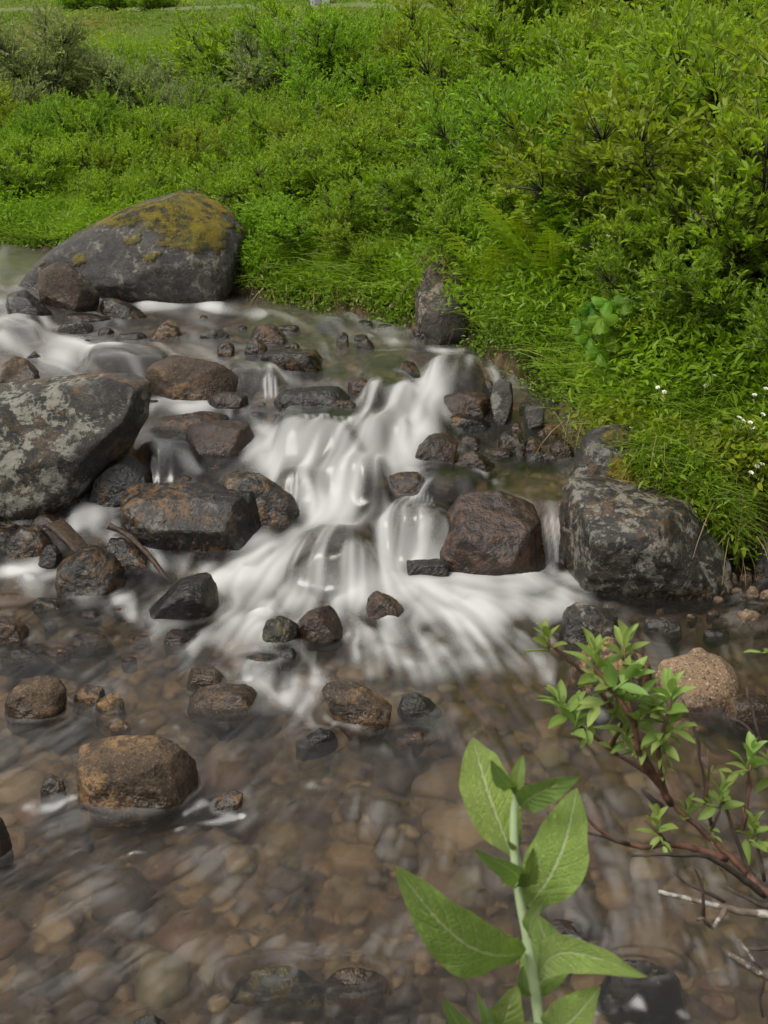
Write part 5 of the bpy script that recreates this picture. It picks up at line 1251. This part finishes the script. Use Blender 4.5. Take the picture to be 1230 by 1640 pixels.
# split plank wedged between the stones
P0, P1 = w_(92, 862, .075), w_(140, 893, .03); ax = unit(P1 - P0); sd = unit(np.cross(ax, (0, 0, 1.0))); nn = np.cross(sd, ax)
Bg = Bag(); m = 9; V = []; gpl = np.random.default_rng(4)
for i, f in enumerate(np.linspace(0, 1, m)):
    c = P0 + (P1 - P0) * f + nn * .006 * math.sin(f * 5)
    hw, ht = .042 * (1 - .15 * f), .014
    for a in np.linspace(0, 2 * np.pi, 12, endpoint=False):
        V.append(c + sd * hw * np.sign(math.cos(a)) * abs(math.cos(a)) ** .5 * gpl.uniform(.93, 1.05) + nn * ht * np.sign(math.sin(a)) * abs(math.sin(a)) ** .5 * gpl.uniform(.8, 1.1))
V = np.array(V); Q = [(i * 12 + s_, i * 12 + (s_ + 1) % 12, (i + 1) * 12 + (s_ + 1) % 12, (i + 1) * 12 + s_) for i in range(m - 1) for s_ in range(12)]
V = np.vstack([V, V[:12].mean(0)[None] + ax * -.008, V[-12:].mean(0)[None] + ax * .008]); n_ = len(V)
T = [(n_ - 2, (s_ + 1) % 12, s_) for s_ in range(12)] + [(n_ - 1, (m - 1) * 12 + s_, (m - 1) * 12 + (s_ + 1) % 12) for s_ in range(12)]
Bg.add(V, Q, T); tag(link('plank', Bg.mesh('plank', [M['wet_wood']])), 'short wet brown plank wedged between stones at the left', 'plank')

# ------------------------------------------------------------------ track and hut far up the hill
tp = np.array([hit(a, 15 - .006 * (a - 200) + 2 * math.sin(a * .03), ground_z, 40, 260) for a in np.linspace(-300, 900, 60)])
tp = np.vstack([tp[:1], tp])[1:]
def on(dy, up): q = tp + (0, dy, 0); q[:, 2] = ground_z(q[:, 0], q[:, 1]) + up; return q
V = np.vstack([on(-1.0, -.5), on(-.4, .05), on(.7, .06), on(2.4, -.5)]); n_ = len(tp)
t = NT('track_gravel'); pos = t.n('NewGeometry').outputs['Position']
c_ = t.mix(t.step(t.noise(pos, 1.4, 6, .7), .44, .58), (.09, .10, .035), (.08, .13, .018)); c_ = t.mix(t.step(t.noise(pos, 3.5, 4), .55, .65), c_, (.12, .115, .07))
tm = t.surf(t.n('BsdfPrincipled', {'Base Color': c_, 'Roughness': .9}).outputs[0])
tag(link('track', mesh_np('track', V, [grid_faces(4, n_)], [tm])), 'stony track crossing the far meadow', kind='structure')
P = hit(509, 7, ground_z, 40, 260); sc_ = ((P - CAM) @ FW) / FPX
hw, hd, hh = 19 * sc_, 22 * sc_, 34 * sc_
def box(Bg, x0, x1, y0, y1, z0, z1):
    V = np.array([(x, y, z) for z in (z0, z1) for y in (y0, y1) for x in (x0, x1)]); Bg.add(V, [(0, 2, 3, 1), (4, 5, 7, 6), (0, 1, 5, 4), (2, 6, 7, 3), (0, 4, 6, 2), (1, 3, 7, 5)])
o = bpy.data.objects.new('hut', None); COL.objects.link(o); o.location = P; tag(o, 'pale grey hut at the top edge beyond the meadow', 'hut')
Bg = Bag(); box(Bg, -hw, hw, 0, 2 * hd, -.6, hh); link('wall', Bg.mesh('wall', [plain('pale_boards', (.42, .43, .44))], False), o)
Bg = Bag(); V = np.array([(-hw * 1.12, -.25, hh + .003), (hw * 1.12, -.25, hh + .003), (hw * 1.12, 2 * hd + .25, hh + .003), (-hw * 1.12, 2 * hd + .25, hh + .003), (0, -.25, hh + hw * .9), (0, 2 * hd + .25, hh + hw * .9)])
Bg.add(V, [(0, 3, 2, 1), (0, 4, 5, 3), (1, 2, 5, 4)], [(0, 1, 4), (3, 5, 2)]); link('roof', Bg.mesh('roof', [plain('grey_roof', (.20, .21, .22))], False), o)
Bg = Bag(); box(Bg, -hw * .25, hw * .25, -.03, -.003, 0, hh * .75); link('door', Bg.mesh('door', [plain('door_paint', (.22, .23, .25))], False), o)
# ------------------------------------------------------------------ the leafy shoot close to the camera
def leaf_surface(b, t, w, D0, D1, tipcurl=0.0, bow=0.0, cup=.25, face=0.0, wave=.045, seed=0, twist=0.0, prof=1.0):
    """a broad leaf from pixel b to pixel t (depths D0, D1), w pixels wide; face turns it about its midrib"""
    g = np.random.default_rng(seed); nu, nv = 26, 13
    A, B = at_depth(*b, D0), at_depth(*t, D1); L = np.linalg.norm(B - A); ax = unit(B - A)
    view = unit(CAM - (A + B) / 2); side = unit(np.cross(ax, view)); nor = unit(np.cross(side, ax))
    if nor @ view < 0: nor = -nor
    c, s_ = math.cos(face), math.sin(face); side, nor = side * c + nor * s_, nor * c - side * s_
    hw = w * (D0 + D1) / 2 / FPX / 2
    u = np.linspace(0, 1, nu); v = np.linspace(-1, 1, nv)
    pr = np.sin(np.pi * np.clip(u, 0, 1) ** (.90 * prof)) ** .74 * (1 - .14 * u) ; pr = pr / pr.max(); pr[0] = .05; pr[-1] = .0
    U, Vv = np.meshgrid(u, v, indexing='ij'); PR = pr[:, None]
    mid = A + ax * (L * u)[:, None] + side * (bow * L * np.sin(np.pi * u))[:, None] + nor * (.10 * L * np.sin(np.pi * u) - tipcurl * L * u ** 3)[:, None]
    edge = wave * hw * 2 * (np.sin(U * 17 + seed) * np.abs(Vv) ** 2 + .6 * np.sin(U * 29 + Vv * 2 + seed * 2) * np.abs(Vv) ** 3)
    quilt = .028 * hw * 2 * np.sin((U * 9 - np.abs(Vv) * 2.2) * 2 * np.pi) * (np.abs(Vv) < .95)
    tw = twist * U
    Pm = mid[:, None] + (PR * hw * Vv * np.cos(tw))[..., None] * side + (PR * hw * (cup * np.abs(Vv) ** 1.3 + Vv * np.sin(tw)) + (edge + quilt) * np.minimum(1, PR * 2))[..., None] * nor
    uvs = np.stack([U.ravel(), Vv.ravel()], -1)
    return Pm.reshape(-1, 3), grid_faces(nu, nv), uvs
shoot = bpy.data.objects.new('leafy_shoot', None); COL.objects.link(shoot)
DS = .75
sp_ = [at_depth(a, b, d) for a, b, d in ((905, 1980, .70), (880, 1760, .73), (864, 1640, .75), (853, 1560, .75), (842, 1490, .75), (830, 1425, .75), (824, 1360, .75), (824, 1300, .75), (829, 1262, .75))]
root = np.array([.16, .36, ground_z(.16, .36)[0]]); sp_ = [root, root * .5 + sp_[0] * .5 + np.array([.0, -.02, 0])] + sp_
shoot.location = root
Cs = resample(sp_, .012); fr = np.linspace(0, 1, len(Cs))
Bg = Bag(); Bg.add(*tube(Cs - root, np.interp(fr, [0, .6, .85, 1], [.0062, .0050, .0040, .0026]), 10, .05, 2))
tag(shoot, 'tall fresh green shoot with large veined leaves close to the camera', 'plant')
link('stem', Bg.mesh('stem', [M['stem']]), shoot)
SHOOT = [((820, 1372), (757, 1181), 92, .752, .80, dict(face=-.35, bow=-.06, cup=.10, seed=1)),
    ((846, 1452), (924, 1262), 98, .748, .74, dict(face=.25, bow=.10, cup=.12, seed=2)),
    ((834, 1292), (929, 1243), 50, .748, .70, dict(face=-.5, bow=-.10, cup=.3, seed=3)),
    ((826, 1275), (838, 1209), 24, .748, .745, dict(face=.2, cup=.5, seed=4)),
    ((824, 1262), (786, 1216), 30, .748, .72, dict(face=.5, cup=.4, seed=5)),
    ((829, 1412), (758, 1360), 40, .746, .68, dict(face=.5, bow=.10, cup=.4, seed=6)),
    ((828, 1420), (854, 1357), 34, .746, .70, dict(face=-.6, cup=.4, seed=7)),
    ((838, 1528), (640, 1397), 100, .748, .66, dict(face=.3, bow=-.07, cup=.12, seed=8, tipcurl=.04)),
    ((855, 1602), (856, 1462), 84, .758, .80, dict(face=-.15, bow=.12, cup=.15, seed=9)),
    ((862, 1566), (1027, 1568), 62, .748, .66, dict(face=-.25, bow=-.17, cup=.25, seed=10, tipcurl=.05)),
    ((876, 1660), (962, 1580), 74, .746, .70, dict(face=.2, bow=.06, cup=.2, seed=11)),
    ((800, 1665), (708, 1596), 46, .73, .66, dict(face=.4, bow=-.06, cup=.3, seed=12)),
    ((806, 1668), (828, 1577), 62, .73, .70, dict(face=-.1, bow=-.05, cup=.2, seed=13)),
    ((806, 1670), (764, 1590), 24, .73, .70, dict(face=.3, cup=.4, seed=14)),
    ((790, 1660), (870, 1640), 40, .73, .66, dict(face=-.6, bow=-.1, cup=.2, seed=15)),
    ((845, 1500), (873, 1440), 26, .749, .73, dict(face=.6, cup=.4, seed=16)),
    ((826, 1360), (812, 1346), 10, .748, .74, dict(face=.2, cup=.4, seed=17)),
    ((848, 1595), (838, 1545), 22, .747, .72, dict(face=.5, cup=.4, seed=18)),
    ((818, 1404), (803, 1420), 10, .748, .74, dict(face=.2, cup=.4, seed=19))]
for b, t_, w, d0, d1, kw in SHOOT:
    V, Q, uvs = leaf_surface(b, t_, w, d0, d1, **kw)
    g = np.random.default_rng(kw['seed'])
    me = mesh_np('leaf', V - root, [Q], [M['shoot_leaf']], {'tint': np.full(len(V), g.uniform(.35, .85))}, True, uvs)
    link('leaf', me, shoot)

# ------------------------------------------------------------------ the willow branch leaning in from the right
wb = bpy.data.objects.new('willow_branch', None); COL.objects.link(wb)
rootw = np.array([1.25, .95, ground_z(1.25, .95)[0]]); wb.location = rootw
tag(wb, 'reddish willow branch with sprigs of young leaves leaning over the water at right', 'branch', None)
def br(pts, r0, r1, mat, name='twig', parent=wb, org=rootw, knots=.12, px=True):
    P = [at_depth(*p) if len(p) == 3 and px else np.array(p) for p in pts]
    g = np.random.default_rng(int(pts[0][0])); C = resample(P, .012)
    C = C + g.normal(size=C.shape) * .0007
    rad = np.linspace(r0, r1, len(C)) * (1 + .10 * np.sin(np.arange(len(C)) * 1.7) ** 8 * 2)
    Bg = Bag(); Bg.add(*tube(C - org, rad, 7, knots * .5, 5)); return link(name, Bg.mesh(name, [M[mat]]), parent)
T0 = at_depth(1245, 1440, 1.2)
Pm = [at_depth(*p) for p in ((1250, 1445, 1.2), (1205, 1408, 1.2), (1170, 1372, 1.2), (1105, 1312, 1.2), (1075, 1285, 1.2), (1040, 1240, 1.2), (985, 1205, 1.2), (940, 1172, 1.2), (915, 1145, 1.19), (880, 1105, 1.18))]
Pm = [rootw, rootw * .45 + Pm[0] * .55 + np.array([.06, 0, -.03])] + Pm
C = resample(Pm, .012); fr = np.linspace(0, 1, len(C)); g = np.random.default_rng(1)
Bg = Bag(); Bg.add(*tube(C - rootw + g.normal(size=C.shape) * .0007, np.interp(fr, [0, .5, .75, 1], [.012, .0075, .0042, .0016]), 8, .08, 5)); link('main_stem', Bg.mesh('main_stem', [M['red_bark']]), wb)
for pts, a, b, m in [
    (((1075, 1288, 1.2), (1045, 1238, 1.18), (1020, 1185, 1.17), (985, 1140, 1.16), (955, 1100, 1.15), (905, 1052, 1.15), (876, 1028, 1.15)), .0040, .0015, 'red_bark'),
    (((1050, 1250, 1.19), (1022, 1205, 1.15), (1018, 1165, 1.13), (990, 1120, 1.12), (965, 1085, 1.12), (952, 1062, 1.12)), .0042, .0015, 'red_bark'),
    (((1066, 1275, 1.2), (1056, 1225, 1.15), (1058, 1180, 1.13), (1070, 1140, 1.12), (1075, 1115, 1.12)), .0036, .0014, 'red_bark'),
    (((1018, 1165, 1.13), (1006, 1120, 1.12), (1003, 1070, 1.12), (1000, 1035, 1.12)), .0026, .0012, 'red_bark'),
    (((975, 1200, 1.2), (992, 1170, 1.17), (1000, 1140, 1.16)), .0028, .0014, 'red_bark'),
    (((1165, 1375, 1.2), (1120, 1362, 1.19), (1080, 1352, 1.18), (1030, 1356, 1.17), (985, 1345, 1.17), (955, 1325, 1.16), (928, 1300, 1.16)), .0046, .0013, 'red_bark'),
    (((1010, 1352, 1.17), (970, 1340, 1.16), (927, 1328, 1.15)), .0024, .0012, 'twig'),
    (((1070, 1354, 1.18), (1055, 1335, 1.17), (1035, 1315, 1.17)), .0022, .0012, 'twig'),
    (((1225, 1432, 1.2), (1180, 1402, 1.18), (1135, 1372, 1.16), (1090, 1368, 1.15), (1010, 1369, 1.14)), .0042, .0014, 'twig'),
    (((1060, 1290, 1.2), (1035, 1270, 1.2), (1032, 1262, 1.2)), .003, .0016, 'twig'),
    (((1250, 1470, 1.1), (1185, 1458, 1.1), (1130, 1446, 1.1), (1090, 1436, 1.1), (1055, 1427, 1.1)), .0042, .0020, 'grey_bark'),
    (((1165, 1452, 1.1), (1150, 1475, 1.09), (1140, 1485, 1.09), (1128, 1472, 1.08), (1115, 1472, 1.08)), .0030, .0016, 'grey_bark'),
    (((1128, 1470, 1.08), (1126, 1430, 1.08), (1118, 1400, 1.08), (1108, 1388, 1.08)), .0018, .0010, 'twig'),
    (((1160, 1445, 1.1), (1125, 1425, 1.1), (1095, 1412, 1.1), (1077, 1398, 1.1)), .0020, .0010, 'twig'),
    (((1240, 1456, 1.15), (1200, 1440, 1.15), (1160, 1420, 1.15)), .0024, .0012, 'twig'),
    (((1260, 1580, 1.0), (1225, 1562, 1.0), (1195, 1545, 1.0), (1162, 1523, 1.0)), .0042, .0024, 'grey_bark'),
    (((1250, 1575, 1.0), (1215, 1545, 1.0), (1198, 1525, 1.0), (1184, 1505, 1.0)), .0026, .0012, 'grey_bark'),
    (((1250, 1520, 1.0), (1215, 1520, 1.0), (1195, 1517, 1.0)), .0022, .0012, 'twig'),
    (((1225, 1562, 1.0), (1216, 1600, 1.0), (1220, 1630, 1.0)), .0018, .0010, 'twig'),
    (((1215, 1425, 1.2), (1185, 1360, 1.2), (1168, 1310, 1.2), (1155, 1270, 1.2)), .0028, .0014, 'twig'),
    (((1190, 1330, 1.2), (1196, 1280, 1.2), (1200, 1240, 1.2), (1203, 1215, 1.2)), .0026, .0014, 'red_bark'),
    (((1140, 1325, 1.2), (1130, 1270, 1.2), (1122, 1215, 1.2), (1106, 1150, 1.2), (1092, 1120, 1.2)), .0022, .0010, 'twig'),
    (((1130, 1290, 1.2), (1134, 1240, 1.2), (1135, 1200, 1.2)), .0018, .0010, 'red_bark'),
    (((1225, 1410, 1.2), (1215, 1370, 1.2), (1206, 1325, 1.2)), .0024, .0012, 'twig'),
    (((1138, 1330, 1.2), (1152, 1300, 1.19), (1156, 1285, 1.19)), .0018, .001, 'twig'),
    (((1270, 1250, 1.25), (1225, 1200, 1.25), (1195, 1165, 1.25), (1170, 1150, 1.25)), .0022, .001, 'twig'),
    (((1280, 1320, 1.25), (1240, 1240, 1.25), (1205, 1140, 1.25), (1195, 1098, 1.25)), .0022, .001, 'twig'),
    ]:
    br(pts, a, b, m)
SPRIGS = [(876, 1026, -.3, -1, 9, 46, 1.15), (952, 1058, -.15, -1, 9, 66, 1.12), (1001, 1038, .1, -1, 9, 62, 1.12), (975, 1100, -.9, -.2, 5, 62, 1.12), (1000, 1092, .6, -.5, 7, 66, 1.11), (1018, 1120, .7, -.3, 5, 62, 1.12),
    (965, 1128, -.6, .2, 5, 60, 1.13), (898, 1128, -.5, -.8, 9, 52, 1.18), (925, 1150, .2, -.9, 7, 56, 1.18), (940, 1165, -.1, .9, 4, 44, 1.19), (1000, 1160, -.2, -.6, 7, 56, 1.15), (1030, 1148, .4, -.5, 7, 54, 1.13),
    (1074, 1118, .1, -1, 9, 62, 1.12), (1062, 1150, -.6, -.5, 6, 60, 1.13), (1075, 1170, .9, -.2, 6, 58, 1.13), (1062, 1195, .2, .9, 5, 50, 1.14), (1040, 1190, -.5, .5, 5, 48, 1.16), (985, 1190, .1, -.9, 6, 44, 1.19), (1010, 1200, -.5, -.2, 5, 42, 1.17),
    (1058, 1222, .5, .4, 3, 40, 1.17), (1200, 1215, .2, -1, 9, 56, 1.2), (1188, 1235, -.9, .1, 4, 50, 1.2), (1156, 1275, 0, -1, 7, 50, 1.19), (1140, 1290, -.8, -.3, 4, 40, 1.19), (1100, 1300, .2, -.9, 7, 38, 1.2), (1052, 1318, -.1, -1, 7, 46, 1.17),
    (1060, 1345, .1, .5, 4, 32, 1.17), (1206, 1330, .0, -.9, 9, 48, 1.2), (1215, 1350, .7, .2, 5, 44, 1.2), (1135, 1242, .3, -.8, 4, 22, 1.2), (1140, 1332, .3, .5, 4, 26, 1.2), (1232, 1044, -1, .1, 3, 46, 1.25), (1236, 1230, -.3, -.6, 6, 52, 1.22)]
for k, (a, b, ux, uy, n, sz, D) in enumerate(SPRIGS):
    g = np.random.default_rng(k + 50); c = at_depth(a, b, D); L = sz * D / FPX
    axis = unit(RT * ux - UP * uy - FW * .35 * g.uniform(.2, 1)); Bg = Bag()
    A1 = unit(np.cross(axis, FW + .1)); A2 = np.cross(axis, A1)
    for i in range(n):
        f = i / max(1, n - 1); th = i * 2.4 + k; rad_ = A1 * math.cos(th) + A2 * math.sin(th)
        base = c + axis * L * (.75 * f - .45); d = unit(axis * (.25 + 1.0 * f) + rad_ * (1.0 - .55 * f) + np.array([0, 0, .15]))
        ln = L * (.92 - .36 * f ** 2) * g.uniform(.85, 1.1); wd = ln * g.uniform(.36, .44)
        # finer leaf: 7 x 5 grid
        nu, nv = 9, 5; u = np.linspace(0, 1, nu); v = np.linspace(-1, 1, nv); s1 = unit(np.cross(d, np.array([0, 0, 1.0]) + g.normal(size=3) * .25)); nr_ = np.cross(s1, d)
        pr = np.sin(np.pi * u ** .9) ** .8; pr[0] = .06; pr[-1] = 0
        U, Vv = np.meshgrid(u, v, indexing='ij')
        P = base + d * (ln * U)[..., None] + s1 * (wd * .5 * pr[:, None] * Vv)[..., None] + nr_ * (wd * .22 * pr[:, None] * np.abs(Vv) - ln * .16 * U ** 2 + .02 * ln * np.sin(U * 9 + k + i) * np.abs(Vv))[..., None]
        Bg.add((P - rootw).reshape(-1, 3), grid_faces(nu, nv), None, tint=np.repeat(np.clip(.25 + .5 * f + .15 * g.normal() + np.where(np.abs(v) < .2, .18, 0), 0, 1)[None], nu, 0).ravel())
    Bg.add(*tube([c - axis * L * .35 - rootw, c - rootw, c + axis * L * .25 - rootw], [.0014, .0013, .0008], 5), tint=.8)
    link('leaf_sprig', Bg.mesh('leaf_sprig', [M['sprig_leaf']]), wb)
